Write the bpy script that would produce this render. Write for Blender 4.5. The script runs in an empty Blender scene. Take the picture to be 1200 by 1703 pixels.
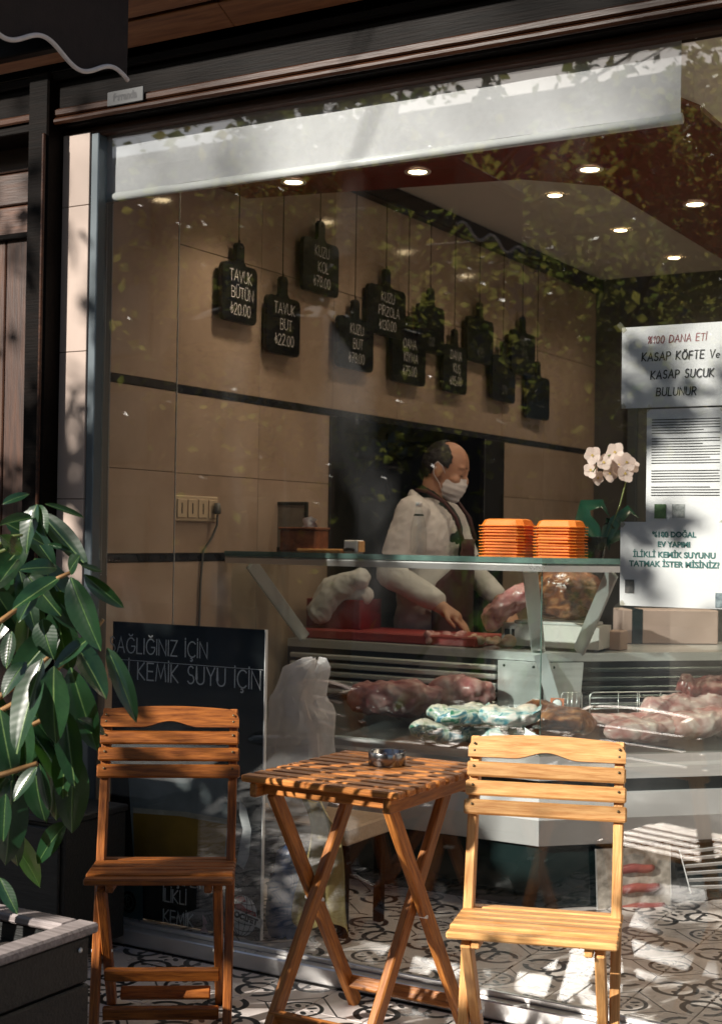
import bpy, bmesh, math, random
from mathutils import Vector as V, Matrix, noise as mnoise
random.seed(7)
sc = bpy.context.scene
col = sc.collection
R = math.radians
PI = math.pi

# ------------------------------------------------------------------ camera
CAMZ = 1.33
FPX, IW, IH = 2365.0, 1200.0, 1703.0
YAW, PITCH, ROLL = R(30.49), R(0.93), R(0.86)
def _cam_axes():
    cy, sy = math.cos(YAW), math.sin(YAW)
    r = V((cy, sy, 0)); f = V((-sy, cy, 0)); u = V((0, 0, 1))
    w = f*math.cos(PITCH) + u*math.sin(PITCH)
    u2 = -f*math.sin(PITCH) + u*math.cos(PITCH)
    r3 = r*math.cos(ROLL) + u2*math.sin(ROLL)
    u3 = -r*math.sin(ROLL) + u2*math.cos(ROLL)
    return r3, u3, w
CR, CU, CW = _cam_axes()
CP = V((0, 0, CAMZ))
cd = bpy.data.cameras.new('camera'); cam = bpy.data.objects.new('camera', cd); col.objects.link(cam)
cd.sensor_fit = 'VERTICAL'; cd.sensor_height = 36.0; cd.sensor_width = 24.0
cd.lens = FPX/IH*36.0
cd.clip_start = 0.05; cd.clip_end = 400
cam.matrix_world = Matrix(((CR.x, CU.x, -CW.x, 0), (CR.y, CU.y, -CW.y, 0), (CR.z, CU.z, -CW.z, CAMZ), (0, 0, 0, 1)))
cd.dof.use_dof = True; cd.dof.focus_distance = 4.0; cd.dof.aperture_fstop = 5.6
sc.camera = cam

# ------------------------------------------------------------------ sky and sun
SUN_EL = R(28)
SUN_H = V((-0.40, -0.9165, 0))            # horizontal direction towards the sun
w = bpy.data.worlds.new('World'); sc.world = w; w.use_nodes = True
nt = w.node_tree; bg = nt.nodes['Background']
sky = nt.nodes.new('ShaderNodeTexSky'); sky.sky_type = 'NISHITA'; sky.sun_disc = False
sky.sun_elevation = SUN_EL; sky.sun_rotation = math.atan2(SUN_H.x, SUN_H.y) % (2*PI)
nt.links.new(sky.outputs[0], bg.inputs[0]); bg.inputs[1].default_value = 0.05
sl = bpy.data.lights.new('sun', 'SUN'); sl.energy = 5.0; sl.angle = R(0.5); sl.color = (1, 0.93, 0.84)
sun = bpy.data.objects.new('sun', sl); col.objects.link(sun)
sdir = V((SUN_H.x*math.cos(SUN_EL), SUN_H.y*math.cos(SUN_EL), math.sin(SUN_EL))).normalized()
sun.rotation_euler = sdir.to_track_quat('Z', 'Y').to_euler(); sun.location = (0, 0, 12)
vs = sc.view_settings
vs.view_transform = 'Standard'; vs.look = 'None'; vs.gamma = 1; vs.use_curve_mapping = False
vs.exposure = 0.85
cy_ = sc.cycles
cy_.max_bounces = 10; cy_.transparent_max_bounces = 40; cy_.diffuse_bounces = 4; cy_.glossy_bounces = 4
cy_.transmission_bounces = 8; cy_.caustics_reflective = False; cy_.caustics_refractive = False
cy_.sample_clamp_indirect = 4.0; cy_.use_denoising = True

# ------------------------------------------------------------------ pixel -> place helpers
def ray(x, y): return (CR*(x-IW/2) - CU*(y-IH/2) + CW*FPX)/FPX
def on_z(x, y, z): d = ray(x, y); return CP + d*((z-CAMZ)/d.z)
def on_y(x, y, Y): d = ray(x, y); return CP + d*(Y/d.y)
def on_x(x, y, X): d = ray(x, y); return CP + d*(X/d.x)
def at_d(x, y, D): return CP + ray(x, y)*D
def on_plane(x, y, p, n): d = ray(x, y); return CP + d*((V(p)-CP).dot(n)/d.dot(n))

# ------------------------------------------------------------------ object helpers
RM = {}
def ob(name, me, m=None, parent=None, M=None):
    o = bpy.data.objects.new(name, me); col.objects.link(o)
    M = M.copy() if M is not None else Matrix.Identity(4)
    if me is not None and m is not None and not me.materials: me.materials.append(m)
    if parent is not None:
        o.parent = parent; o.matrix_parent_inverse = RM[parent.name].inverted()
    o.matrix_basis = M; RM[o.name] = M
    return o
def thing(name, label, cat, loc=(0, 0, 0), rz=0, group=None):
    o = ob(name, None, None, None, Matrix.Translation(V(loc)) @ Matrix.Rotation(rz, 4, 'Z'))
    o.empty_display_size = 0.1
    return tag(o, label, cat, group)
def tag(o, label, cat=None, group=None):
    o['label'] = label
    if cat: o['category'] = cat
    if group: o['group'] = group
    return o
def struct(o): o['kind'] = 'structure'; return o
def stuff(o): o['kind'] = 'stuff'; return o
def T(x, y, z): return Matrix.Translation(V((x, y, z)))
def RZ(a): return Matrix.Rotation(a, 4, 'Z')
def RX(a): return Matrix.Rotation(a, 4, 'X')
def RY(a): return Matrix.Rotation(a, 4, 'Y')
def SC(x, y, z): return Matrix.Diagonal((x, y, z, 1))
_BX = {}
def box_me(sx, sy, sz, bev=0.0, m=None):
    k = (round(sx, 4), round(sy, 4), round(sz, 4), bev, m.name if m else '')
    if k in _BX: return _BX[k]
    bm = bmesh.new(); bmesh.ops.create_cube(bm, size=1)
    bmesh.ops.scale(bm, vec=(sx, sy, sz), verts=bm.verts)
    if bev > 0: bmesh.ops.bevel(bm, geom=bm.edges[:], offset=min(bev, min(sx, sy, sz)*0.45), segments=1, affect='EDGES', profile=0.5)
    me = bpy.data.meshes.new('box'); bm.to_mesh(me); bm.free()
    if m: me.materials.append(m)
    _BX[k] = me
    return me
def box(name, m, parent, lo, hi, bev=0.002, M=None):
    lo, hi = V(lo), V(hi); s = hi-lo; c = (lo+hi)/2
    X = T(*c) if M is None else M @ T(*c)
    return ob(name, box_me(abs(s.x), abs(s.y), abs(s.z), bev, m), m, parent, X)
def axis_M(p0, p1, up=V((0, 0, 1))):
    p0, p1 = V(p0), V(p1); x = (p1-p0).normalized(); up = V(up)
    y = up.cross(x)
    if y.length < 1e-4: y = V((0, 1, 0)).cross(x)
    y.normalize(); z = x.cross(y); c = (p0+p1)/2
    return Matrix(((x.x, y.x, z.x, c.x), (x.y, y.y, z.y, c.y), (x.z, y.z, z.z, c.z), (0, 0, 0, 1)))
def bar(name, m, parent, p0, p1, wy, wz, up=(0, 0, 1), bev=0.003, G=None):
    """box running p0->p1 along its local X; wz is its size along up"""
    M = axis_M(p0, p1, up)
    if G is not None: M = G @ M
    return ob(name, box_me((V(p1)-V(p0)).length, wy, wz, bev, m), m, parent, M)
def mesh(vs_, fs, smooth=False):
    me = bpy.data.meshes.new('m'); me.from_pydata([tuple(v) for v in vs_], [], fs); me.update()
    if smooth: me.polygons.foreach_set('use_smooth', [True]*len(me.polygons))
    return me
class MB:
    def __init__(s): s.v = []; s.f = []
    def add(s, vs_, fs):
        n = len(s.v); s.v += [tuple(v) for v in vs_]; s.f += [tuple(i+n for i in f) for f in fs]
    def box(s, lo, hi):
        x0, y0, z0 = lo; x1, y1, z1 = hi
        s.add([(x0,y0,z0),(x1,y0,z0),(x1,y1,z0),(x0,y1,z0),(x0,y0,z1),(x1,y0,z1),(x1,y1,z1),(x0,y1,z1)],
              [(3,2,1,0),(4,5,6,7),(0,1,5,4),(1,2,6,5),(2,3,7,6),(3,0,4,7)])
    def tube(s, pts, r, n=8, cap=True):
        pts = [V(p) for p in pts]; rs = r if isinstance(r, (list, tuple)) else [r]*len(pts)
        base = len(s.v); prev = None
        for i, p in enumerate(pts):
            t = (pts[min(i+1, len(pts)-1)]-pts[max(i-1, 0)]).normalized()
            if prev is None:
                a = t.cross(V((0, 0, 1)));
                if a.length < 0.05: a = t.cross(V((1, 0, 0)))
            else: a = prev - t*prev.dot(t)
            a.normalize(); b = t.cross(a); prev = a
            for k in range(n):
                q = p + (a*math.cos(2*PI*k/n) + b*math.sin(2*PI*k/n))*rs[i]; s.v.append(tuple(q))
        for i in range(len(pts)-1):
            for k in range(n):
                a0 = base+i*n+k; a1 = base+i*n+(k+1) % n
                s.f.append((a0, a1, a1+n, a0+n))
        if cap:
            s.f.append(tuple(base+k for k in range(n))[::-1]); e = base+(len(pts)-1)*n
            s.f.append(tuple(e+k for k in range(n)))
    def lathe(s, prof, n=24, c=(0, 0, 0)):
        b = len(s.v)
        for (r, z) in prof:
            for k in range(n):
                a = 2*PI*k/n; s.v.append((c[0]+r*math.cos(a), c[1]+r*math.sin(a), c[2]+z))
        for i in range(len(prof)-1):
            for k in range(n):
                a0 = b+i*n+k; a1 = b+i*n+(k+1) % n
                s.f.append((a0, a1, a1+n, a0+n))
    def prism(s, poly, z0, z1):
        n = len(poly)
        s.add([(x, y, z0) for x, y in poly]+[(x, y, z1) for x, y in poly],
              [tuple(range(n))[::-1], tuple(range(n, 2*n))]+[(i, (i+1) % n, n+(i+1) % n, n+i) for i in range(n)])
    def me(s, smooth=False): return mesh(s.v, s.f, smooth)
    def build(s, name, m, parent=None, M=None, smooth=False): return ob(name, s.me(smooth), m, parent, M)
def tube(name, m, parent, pts, r, n=8, M=None):
    b = MB(); b.tube(pts, r, n); return b.build(name, m, parent, M, True)
def lathe(name, m, parent, prof, M=None, n=24):
    b = MB(); b.lathe(prof, n); return b.build(name, m, parent, M, True)
def auto_smooth(me, ang=40):
    bm = bmesh.new(); bm.from_mesh(me)
    for f in bm.faces: f.smooth = True
    for e in bm.edges:
        if len(e.link_faces) == 2 and e.calc_face_angle(0) > R(ang): e.smooth = False
    bm.to_mesh(me); bm.free(); return me
def blob_me(prims, voxel=0.01, smooth=4, amp=0.0, freq=8.0, seed=0.0, amp2=0.0, ridge=0.0, rf=(9, 9, 5)):
    """union of ellipsoids ('e', c, r[, M]) and tapered capsules ('c', p0, p1, r0, r1) as one continuous surface"""
    bm = bmesh.new()
    for p in prims:
        if p[0] == 'e':
            M = T(*p[1]) @ (p[3] if len(p) > 3 else Matrix.Identity(4)) @ SC(*p[2])
            bmesh.ops.create_uvsphere(bm, u_segments=20, v_segments=12, radius=1, matrix=M)
        else:
            p0, p1 = V(p[1]), V(p[2]); n = max(2, int((p1-p0).length/(min(p[3], p[4])*0.35))+1)
            n = min(n, 40)
            b = MB(); pts = [p0.lerp(p1, i/n) for i in range(n+1)]; rr = [p[3]+(p[4]-p[3])*i/n for i in range(n+1)]
            b.tube(pts, rr, 14); q = b.me(); bm.from_mesh(q); bpy.data.meshes.remove(q)
            for c, r in ((p0, p[3]), (p1, p[4])):
                bmesh.ops.create_uvsphere(bm, u_segments=14, v_segments=8, radius=r, matrix=T(*c))
    bmesh.ops.recalc_face_normals(bm, faces=bm.faces)
    me = bpy.data.meshes.new('t'); bm.to_mesh(me); bm.free()
    o = bpy.data.objects.new('tmp', me); col.objects.link(o)
    md = o.modifiers.new('r', 'REMESH'); md.mode = 'VOXEL'; md.voxel_size = voxel
    if smooth:
        ms = o.modifiers.new('s', 'SMOOTH'); ms.factor = 0.5; ms.iterations = smooth
    dg = bpy.context.evaluated_depsgraph_get()
    out = bpy.data.meshes.new_from_object(o.evaluated_get(dg))
    bpy.data.objects.remove(o); bpy.data.meshes.remove(me)
    if amp or amp2 or ridge:
        ns = [v.normal.copy() for v in out.vertices]; off = V((seed*13.7, seed*7.1, seed*3.3))
        for v, n in zip(out.vertices, ns):
            d = amp*mnoise.noise(v.co*freq+off) + amp2*mnoise.noise(v.co*freq*3.7+off)
            if ridge:
                q = V((v.co.x*rf[0], v.co.y*rf[1], v.co.z*rf[2]))+off; q += V((mnoise.noise(q*.7), mnoise.noise(q*.7+V((9, 0, 0))), 0))*.8
                d += ridge*(1-2.6*abs(mnoise.noise(q)))+ridge*.45*(1-2.6*abs(mnoise.noise(q*2.3+V((3, 1, 7)))))
            v.co += n*d
    out.polygons.foreach_set('use_smooth', [True]*len(out.polygons)); out.update()
    return out

# ------------------------------------------------------------------ materials
class E_:
    """tiny expression builder over Math nodes"""
    nt = None
    def __init__(s, v): s.v = v
    @staticmethod
    def op(o, *a):
        n = E_.nt.nodes.new('ShaderNodeMath'); n.operation = o
        for i, x in enumerate(a):
            x = x.v if isinstance(x, E_) else x
            if isinstance(x, (int, float)): n.inputs[i].default_value = x
            else: E_.nt.links.new(x, n.inputs[i])
        return E_(n.outputs[0])
    def __add__(a, b): return E_.op('ADD', a, b)
    __radd__ = __add__
    def __sub__(a, b): return E_.op('SUBTRACT', a, b)
    def __rsub__(a, b): return E_.op('SUBTRACT', b, a)
    def __mul__(a, b): return E_.op('MULTIPLY', a, b)
    __rmul__ = __mul__
    def __lt__(a, b): return E_.op('LESS_THAN', a, b)
    def __gt__(a, b): return E_.op('GREATER_THAN', a, b)
def e_max(a, b): return E_.op('MAXIMUM', a, b)
def e_min(a, b): return E_.op('MINIMUM', a, b)
def e_abs(a): return E_.op('ABSOLUTE', a)
def e_len(a, b): return E_.op('SQRT', a*a + b*b)
def e_mod(a, b): return E_.op('FLOORED_MODULO', a, b)

MATS = {}
def mat(name, c, rough=0.6, metal=0.0, var=0.15, vs_=6.0, bump=0.0, bs=60.0, spec=0.5, coat=0.0, stretch=None,
        rvar=0.0, trans=None, sss=0.0, c2=None, detail=4.0, rand=0.0, emit=None):
    m = bpy.data.materials.new(name); m.use_nodes = True; nt = m.node_tree; N = nt.nodes; L = nt.links
    b = N['Principled BSDF']; b.inputs['Roughness'].default_value = rough; b.inputs['Metallic'].default_value = metal
    b.inputs['Specular IOR Level'].default_value = spec; b.inputs['Coat Weight'].default_value = coat
    b.inputs['Coat Roughness'].default_value = 0.1
    tc = N.new('ShaderNodeTexCoord'); src = tc.outputs['Object']
    if stretch:
        mp = N.new('ShaderNodeMapping'); mp.inputs['Scale'].default_value = stretch; L.new(src, mp.inputs[0]); src = mp.outputs[0]
    if rand:
        oi = N.new('ShaderNodeObjectInfo'); ad = N.new('ShaderNodeVectorMath'); ad.operation = 'ADD'
        ml = N.new('ShaderNodeMath'); ml.operation = 'MULTIPLY'; ml.inputs[1].default_value = 57.0
        L.new(oi.outputs['Random'], ml.inputs[0]); L.new(src, ad.inputs[0]); L.new(ml.outputs[0], ad.inputs[1]); src = ad.outputs[0]
    nz = N.new('ShaderNodeTexNoise'); nz.inputs['Scale'].default_value = vs_; nz.inputs['Detail'].default_value = detail
    nz.inputs['Roughness'].default_value = 0.6
    L.new(src, nz.inputs['Vector'])
    rp = N.new('ShaderNodeValToRGB')
    if c2 is None: ca = [x*(1-var) for x in c]; cb = [min(1, x*(1+var)) for x in c]
    else: ca, cb = c, c2
    rp.color_ramp.elements[0].position = 0.3; rp.color_ramp.elements[1].position = 0.7
    rp.color_ramp.elements[0].color = (*ca, 1); rp.color_ramp.elements[1].color = (*cb, 1)
    L.new(nz.outputs['Fac'], rp.inputs[0]); cs = rp.outputs[0]
    if rand:
        hs = N.new('ShaderNodeHueSaturation'); mr = N.new('ShaderNodeMapRange')
        mr.inputs[3].default_value = 1-rand; mr.inputs[4].default_value = 1+rand
        L.new(oi.outputs['Random'], mr.inputs[0]); L.new(mr.outputs[0], hs.inputs['Value']); L.new(cs, hs.inputs['Color']); cs = hs.outputs[0]
    L.new(cs, b.inputs['Base Color'])
    if rvar:
        mr = N.new('ShaderNodeMapRange'); mr.inputs[3].default_value = max(0.02, rough-rvar); mr.inputs[4].default_value = min(1, rough+rvar)
        L.new(nz.outputs['Fac'], mr.inputs[0]); L.new(mr.outputs[0], b.inputs['Roughness'])
    if bump:
        n2 = N.new('ShaderNodeTexNoise'); n2.inputs['Scale'].default_value = bs; n2.inputs['Detail'].default_value = 3; L.new(src, n2.inputs['Vector'])
        bp = N.new('ShaderNodeBump'); bp.inputs['Strength'].default_value = bump; bp.inputs['Distance'].default_value = 0.01
        L.new(n2.outputs['Fac'], bp.inputs['Height']); L.new(bp.outputs[0], b.inputs['Normal'])
    if sss: b.inputs['Subsurface Weight'].default_value = sss; b.inputs['Subsurface Radius'].default_value = (0.02, 0.008, 0.005); b.inputs['Subsurface Scale'].default_value = 0.5
    if trans:
        out = N['Material Output']; tr = N.new('ShaderNodeBsdfTranslucent'); mx = N.new('ShaderNodeMixShader'); mx.inputs[0].default_value = trans
        L.new(cs, tr.inputs[0]); L.new(b.outputs[0], mx.inputs[1]); L.new(tr.outputs[0], mx.inputs[2]); L.new(mx.outputs[0], out.inputs[0])
    if emit: b.inputs['Emission Color'].default_value = (*emit[0], 1); b.inputs['Emission Strength'].default_value = emit[1]
    MATS[name] = m
    return m
def glass(name, tint=(0.95, 0.97, 0.96), f0=0.045, rough=0.0, smudge=0.0, k=0.95, smudge_scale=3.0):
    """thin architectural glass: Schlick reflection over straight transmission, with a little dirt"""
    m = bpy.data.materials.new(name); m.use_nodes = True; nt = m.node_tree; N = nt.nodes; L = nt.links
    N.remove(N['Principled BSDF']); out = N['Material Output']
    lw = N.new('ShaderNodeLayerWeight'); lw.inputs[0].default_value = 0.5
    E_.nt = nt; fac = E_(lw.outputs['Facing']); p5 = fac*fac*fac*fac*fac
    F = p5*k + f0
    tr = N.new('ShaderNodeBsdfTransparent'); tr.inputs[0].default_value = (*tint, 1)
    gl = N.new('ShaderNodeBsdfGlossy'); gl.inputs['Roughness'].default_value = rough; gl.inputs[0].default_value = (1, 1, 1, 1)
    mx = N.new('ShaderNodeMixShader'); L.new(F.v, mx.inputs[0]); L.new(tr.outputs[0], mx.inputs[1]); L.new(gl.outputs[0], mx.inputs[2])
    last = mx
    if smudge:
        tc = N.new('ShaderNodeTexCoord'); nz = N.new('ShaderNodeTexNoise'); nz.inputs['Scale'].default_value = smudge_scale; nz.inputs['Detail'].default_value = 6
        mp = N.new('ShaderNodeMapping'); mp.inputs['Scale'].default_value = (1, 1, 0.5); L.new(tc.outputs['Object'], mp.inputs[0]); L.new(mp.outputs[0], nz.inputs['Vector'])
        mr = N.new('ShaderNodeMapRange'); mr.inputs[1].default_value = 0.56; mr.inputs[2].default_value = 0.78; mr.inputs[3].default_value = 0.0; mr.inputs[4].default_value = smudge
        L.new(nz.outputs['Fac'], mr.inputs[0])
        df = N.new('ShaderNodeBsdfDiffuse'); df.inputs[0].default_value = (0.75, 0.75, 0.76, 1)
        m2 = N.new('ShaderNodeMixShader'); L.new(mr.outputs[0], m2.inputs[0]); L.new(mx.outputs[0], m2.inputs[1]); L.new(df.outputs[0], m2.inputs[2]); last = m2
    L.new(last.outputs[0], out.inputs[0])
    return m
def emit_mat(name, c, s):
    m = bpy.data.materials.new(name); m.use_nodes = True; nt = m.node_tree; N = nt.nodes
    b = N['Principled BSDF']; b.inputs['Base Color'].default_value = (0.9, 0.9, 0.85, 1)
    b.inputs['Emission Color'].default_value = (*c, 1); b.inputs['Emission Strength'].default_value = s
    return m

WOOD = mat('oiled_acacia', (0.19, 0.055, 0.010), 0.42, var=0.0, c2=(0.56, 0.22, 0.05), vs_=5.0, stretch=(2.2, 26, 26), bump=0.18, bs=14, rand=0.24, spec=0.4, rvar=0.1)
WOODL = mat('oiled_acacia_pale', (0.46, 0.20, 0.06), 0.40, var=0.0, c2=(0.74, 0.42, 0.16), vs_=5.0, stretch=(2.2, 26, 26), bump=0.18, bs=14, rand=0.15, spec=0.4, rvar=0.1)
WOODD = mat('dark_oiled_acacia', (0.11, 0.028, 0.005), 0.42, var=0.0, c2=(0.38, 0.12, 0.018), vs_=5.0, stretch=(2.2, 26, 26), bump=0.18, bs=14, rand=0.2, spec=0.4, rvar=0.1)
DARKW = mat('dark_stained_wood', (0.002, 0.0016, 0.0014), 0.5, var=0.0, c2=(0.006, 0.0036, 0.0026), vs_=4, stretch=(1, 18, 18), bump=0.1, bs=12, rand=0.1, spec=0.06)
BROWNW = mat('varnished_brown_wood', (0.018, 0.006, 0.003), 0.4, var=0.0, c2=(0.055, 0.019, 0.007), vs_=4, stretch=(1, 18, 18), bump=0.08, bs=12, rand=0.1, spec=0.25)
PLANKW = mat('cedar_plank', (0.16, 0.055, 0.018), 0.45, var=0.0, c2=(0.34, 0.14, 0.05), vs_=4, stretch=(1.2, 16, 16), bump=0.12, bs=12, rand=0.22)
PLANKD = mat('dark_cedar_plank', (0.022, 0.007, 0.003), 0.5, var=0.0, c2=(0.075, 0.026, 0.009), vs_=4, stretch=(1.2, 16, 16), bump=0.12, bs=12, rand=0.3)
PLANTW = mat('weathered_black_wood', (0.004, 0.005, 0.005), 0.6, var=0.0, c2=(0.015, 0.015, 0.014), vs_=5, stretch=(1.2, 14, 14), bump=0.3, bs=10, rand=0.2)
GREYW = mat('bleached_grey_wood', (0.16, 0.135, 0.13), 0.7, var=0.0, c2=(0.36, 0.31, 0.30), vs_=5, stretch=(1.2, 18, 18), bump=0.25, bs=12, rand=0.1)
STEEL = mat('brushed_steel', (0.72, 0.73, 0.73), 0.32, 0.6, var=0.10, vs_=3, stretch=(1, 1, 20), rvar=0.1)
CHROME = mat('polished_rail', (0.66, 0.65, 0.64), 0.30, 0.7, var=0.06, vs_=4, rvar=0.08)
SATIN = mat('white_enamel_steel', (0.70, 0.70, 0.70), 0.30, 0.0, var=0.05, vs_=3, spec=0.5, rvar=0.1)
ALU = mat('grey_aluminium', (0.115, 0.14, 0.155), 0.35, 0.3, var=0.10)
BLACK = mat('black_plastic', (0.012, 0.012, 0.013), 0.45, var=0.2)
KICK = mat('dark_green_laminate', (0.010, 0.020, 0.020), 0.10, var=0.25, vs_=2, spec=0.6, rvar=0.05)
TILE_C = mat('cream_marble_tile', (0.33, 0.235, 0.17), 0.10, var=0.0, c2=(0.45, 0.335, 0.25), vs_=3.5, detail=7, spec=0.5, rand=0.05, rvar=0.03)
TILE_W = mat('pale_pillar_tile', (0.40, 0.32, 0.275), 0.35, var=0.05, vs_=4, rand=0.03)
STRIPM = mat('black_marble_border', (0.010, 0.010, 0.012), 0.08, var=0.0, c2=(0.035, 0.036, 0.04), vs_=14, detail=8)
GROUT = mat('dark_grout', (0.10, 0.085, 0.07), 0.85, var=0.2)
REDC = mat('red_lacquer_ceiling', (0.15, 0.010, 0.006), 0.24, var=0.10, vs_=2, spec=0.5)
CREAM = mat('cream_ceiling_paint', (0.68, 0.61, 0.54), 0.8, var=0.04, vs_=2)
CORN = mat('black_cornice', (0.014, 0.012, 0.011), 0.35, var=0.2)
BLINDM = mat('roller_blind_fabric', (0.72, 0.71, 0.74), 0.8, var=0.04, vs_=40, bump=0.05, bs=400, trans=0.25)
GLASSW = glass('shopfront_glass', (0.96, 0.975, 0.97), 0.105, smudge=0.018, smudge_scale=2.5)
GLASSC = glass('counter_glass', (0.94, 0.975, 0.965), 0.045, smudge=0.012, smudge_scale=5)
GLASSE = mat('green_glass_edge', (0.16, 0.27, 0.24), 0.12, 0.35, var=0.35, vs_=10, spec=0.9)
PAPER = mat('white_paper', (0.80, 0.79, 0.80), 0.75, var=0.02, vs_=5)
INK = mat('black_ink', (0.015, 0.016, 0.02), 0.6, var=0.3, vs_=30)
CHALK = mat('chalk', (0.50, 0.48, 0.45), 0.95, var=0.25, vs_=90)
CHALKF = mat('smudged_chalk', (0.11, 0.11, 0.105), 0.95, var=0.4, vs_=60)
SLATE = mat('chalkboard_black', (0.006, 0.007, 0.008), 0.30, var=0.4, vs_=9, rvar=0.08)
CLOTHW = mat('white_cotton', (0.62, 0.59, 0.58), 0.9, var=0.07, vs_=8, bump=0.9, bs=8)
MASKM = mat('surgical_mask', (0.74, 0.70, 0.71), 0.85, var=0.03, vs_=20)
SKIN = mat('skin', (0.42, 0.21, 0.13), 0.5, var=0.0, c2=(0.54, 0.29, 0.19), vs_=14, sss=0.15)
HAIRM = mat('dark_hair', (0.008, 0.006, 0.005), 0.5, var=0.4, vs_=60, bump=0.5, bs=130)
APRON = mat('burgundy_apron', (0.050, 0.012, 0.012), 0.7, var=0.2, vs_=8, bump=0.15, bs=30)
GREENT = mat('dark_green_shirt', (0.006, 0.018, 0.014), 0.8, var=0.2)
ORANGE = mat('orange_foam', (0.80, 0.22, 0.022), 0.45, var=0.06, vs_=20, spec=0.4)
REDB = mat('red_cutting_board', (0.33, 0.045, 0.040), 0.5, var=0.15, vs_=10)
# ------------------------------------------------------------------ patterned cement tile
def tile_mat(name, rough=0.28, cream=(0.66, 0.60, 0.57)):
    m = bpy.data.materials.new(name); m.use_nodes = True; nt = m.node_tree; N = nt.nodes; L = nt.links; E_.nt = nt
    b = N['Principled BSDF']
    g = N.new('ShaderNodeNewGeometry'); sp = N.new('ShaderNodeSeparateXYZ'); L.new(g.outputs['Position'], sp.inputs[0])
    x, y = E_(sp.outputs[0]), E_(sp.outputs[1])
    a = e_abs(e_mod(x+(1.359+0.2+8.0), 0.4)-0.2); bb = e_abs(e_mod(y+(-3.775+0.2+8.0), 0.4)-0.2)
    hi, lo = e_max(a, bb), e_min(a, bb)
    rad = e_len(a, bb)
    k = []
    k.append(e_abs(rad-0.060) < 0.006)
    s, t = (a+bb)*0.7071, (a-bb)*0.7071
    k.append(e_len((s-0.033)*0.55, t) < 0.0085)
    k.append(e_len(hi-0.036, lo) < 0.006)
    k.append(e_abs(a+bb-0.120) < 0.0036)
    d = e_len(hi-0.2, lo-0.080)
    k.append((e_abs(d-0.058) < 0.009)*(E_.op('SUBTRACT', 1.0, (e_len(hi-0.2, lo-0.022) < 0.016))))
    k.append(e_len(hi-0.172, lo-0.088) < 0.011)
    k.append((e_abs(lo-0.094) < 0.0055)*(hi > 0.142))
    k.append((e_len((hi-0.135)*0.6, lo-0.118) < 0.009))
    u, v = 0.2-a, 0.2-bb
    k.append(e_len(((u+v)*0.7071-0.034)*0.5, (u-v)*0.7071) < 0.0085)
    k.append(e_len(e_max(u, v)-0.040, e_min(u, v)) < 0.007)
    k.append(e_len(u, v) < 0.008)
    k.append((lo < 0.004)*(hi > 0.118)*(hi < 0.15))
    mask = k[0]
    for q in k[1:]: mask = e_max(mask, q)
    nz = N.new('ShaderNodeTexNoise'); nz.inputs['Scale'].default_value = 9; nz.inputs['Detail'].default_value = 6
    L.new(g.outputs['Position'], nz.inputs['Vector'])
    rp = N.new('ShaderNodeValToRGB'); rp.color_ramp.elements[0].position = 0.3; rp.color_ramp.elements[1].position = 0.75
    rp.color_ramp.elements[0].color = (*[c*0.82 for c in cream], 1); rp.color_ramp.elements[1].color = (*[min(1, c*1.1) for c in cream], 1)
    L.new(nz.outputs['Fac'], rp.inputs[0])
    mx = N.new('ShaderNodeMix'); mx.data_type = 'RGBA'; mx.inputs[7].default_value = (0.016, 0.017, 0.018, 1)
    L.new(mask.v, mx.inputs[0]); L.new(rp.outputs[0], mx.inputs[6]); L.new(mx.outputs[2], b.inputs['Base Color'])
    mr = N.new('ShaderNodeMapRange'); mr.inputs[3].default_value = rough-0.1; mr.inputs[4].default_value = rough+0.14
    L.new(nz.outputs['Fac'], mr.inputs[0]); L.new(mr.outputs[0], b.inputs['Roughness'])
    return m
TILEM = tile_mat('patterned_cement_tile')

def sheet(name, m, lo, hi, z, parent=None):
    return ob(name, mesh([(lo[0], lo[1], z), (hi[0], lo[1], z), (hi[0], hi[1], z), (lo[0], hi[1], z)], [(0, 1, 2, 3)]), m, parent)
ASPH = mat('asphalt', (0.05, 0.05, 0.052), 0.85, var=0.25, vs_=30, bump=0.3, bs=120)
PAVE = mat('unseen_dark_paving', (0.07, 0.068, 0.066), 0.85, var=0.15, vs_=4)  # unseen floor toned dark in place of shade, against glare in the glass
struct(sheet('street_ground', ASPH, (-60, -60), (60, 12), -0.13))
struct(box('pavement', PAVE, None, (-14, -2.6, -0.5), (14, 1.90, -0.006), 0.01))
tf = struct(sheet('terrace_floor', TILEM, (-7, 1.905), (5, 3.62), -0.004))
sf = struct(sheet('shop_floor', TILEM, (-3.3, 3.62), (2.2, 8.6), 0.046))
GROUTF = mat('floor_grout', (0.05, 0.045, 0.04), 0.9, var=0.3, vs_=20)
sheet('grout', GROUTF, (-3.56, 1.98), (-0.6, 3.60), -0.0035, tf); sheet('grout', GROUTF, (-3.25, 3.69), (-0.1, 4.56), 0.0464, sf)
tm = box_me(0.1972, 0.1972, 0.02, 0.0016, TILEM)
tc_ = box_me(0.1972, 0.086, 0.02, 0.0014, TILEM)
for i in range(-11, 5):
    for j in range(0, 9):
        X = -1.359+0.2*i+0.1; Y = 3.775-0.2*j-0.3
        if Y < 1.95 or X > -0.6: continue
        ob('tile', tm, TILEM, tf, T(X, Y, -0.0098+random.uniform(-.0008, .0006)) @ RZ(random.uniform(-.003, .003)))
for i in range(-10, 8):
    X = -1.359+0.2*i+0.1
    if X < -3.2 or X > -0.1: continue
    ob('tile', tc_, TILEM, sf, T(X, 3.732, 0.0402))
    for j in range(0, 4):
        Y = 3.775+0.2*j+0.1
        ob('tile', tm, TILEM, sf, T(X, Y, 0.0402+random.uniform(-.0003, .0003)))
    for j in range(4, 9):
        if X > -1.8+0.2*(j-4): ob('tile', tm, TILEM, sf, T(X, 3.775+0.2*j+0.1, 0.0402))

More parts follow.
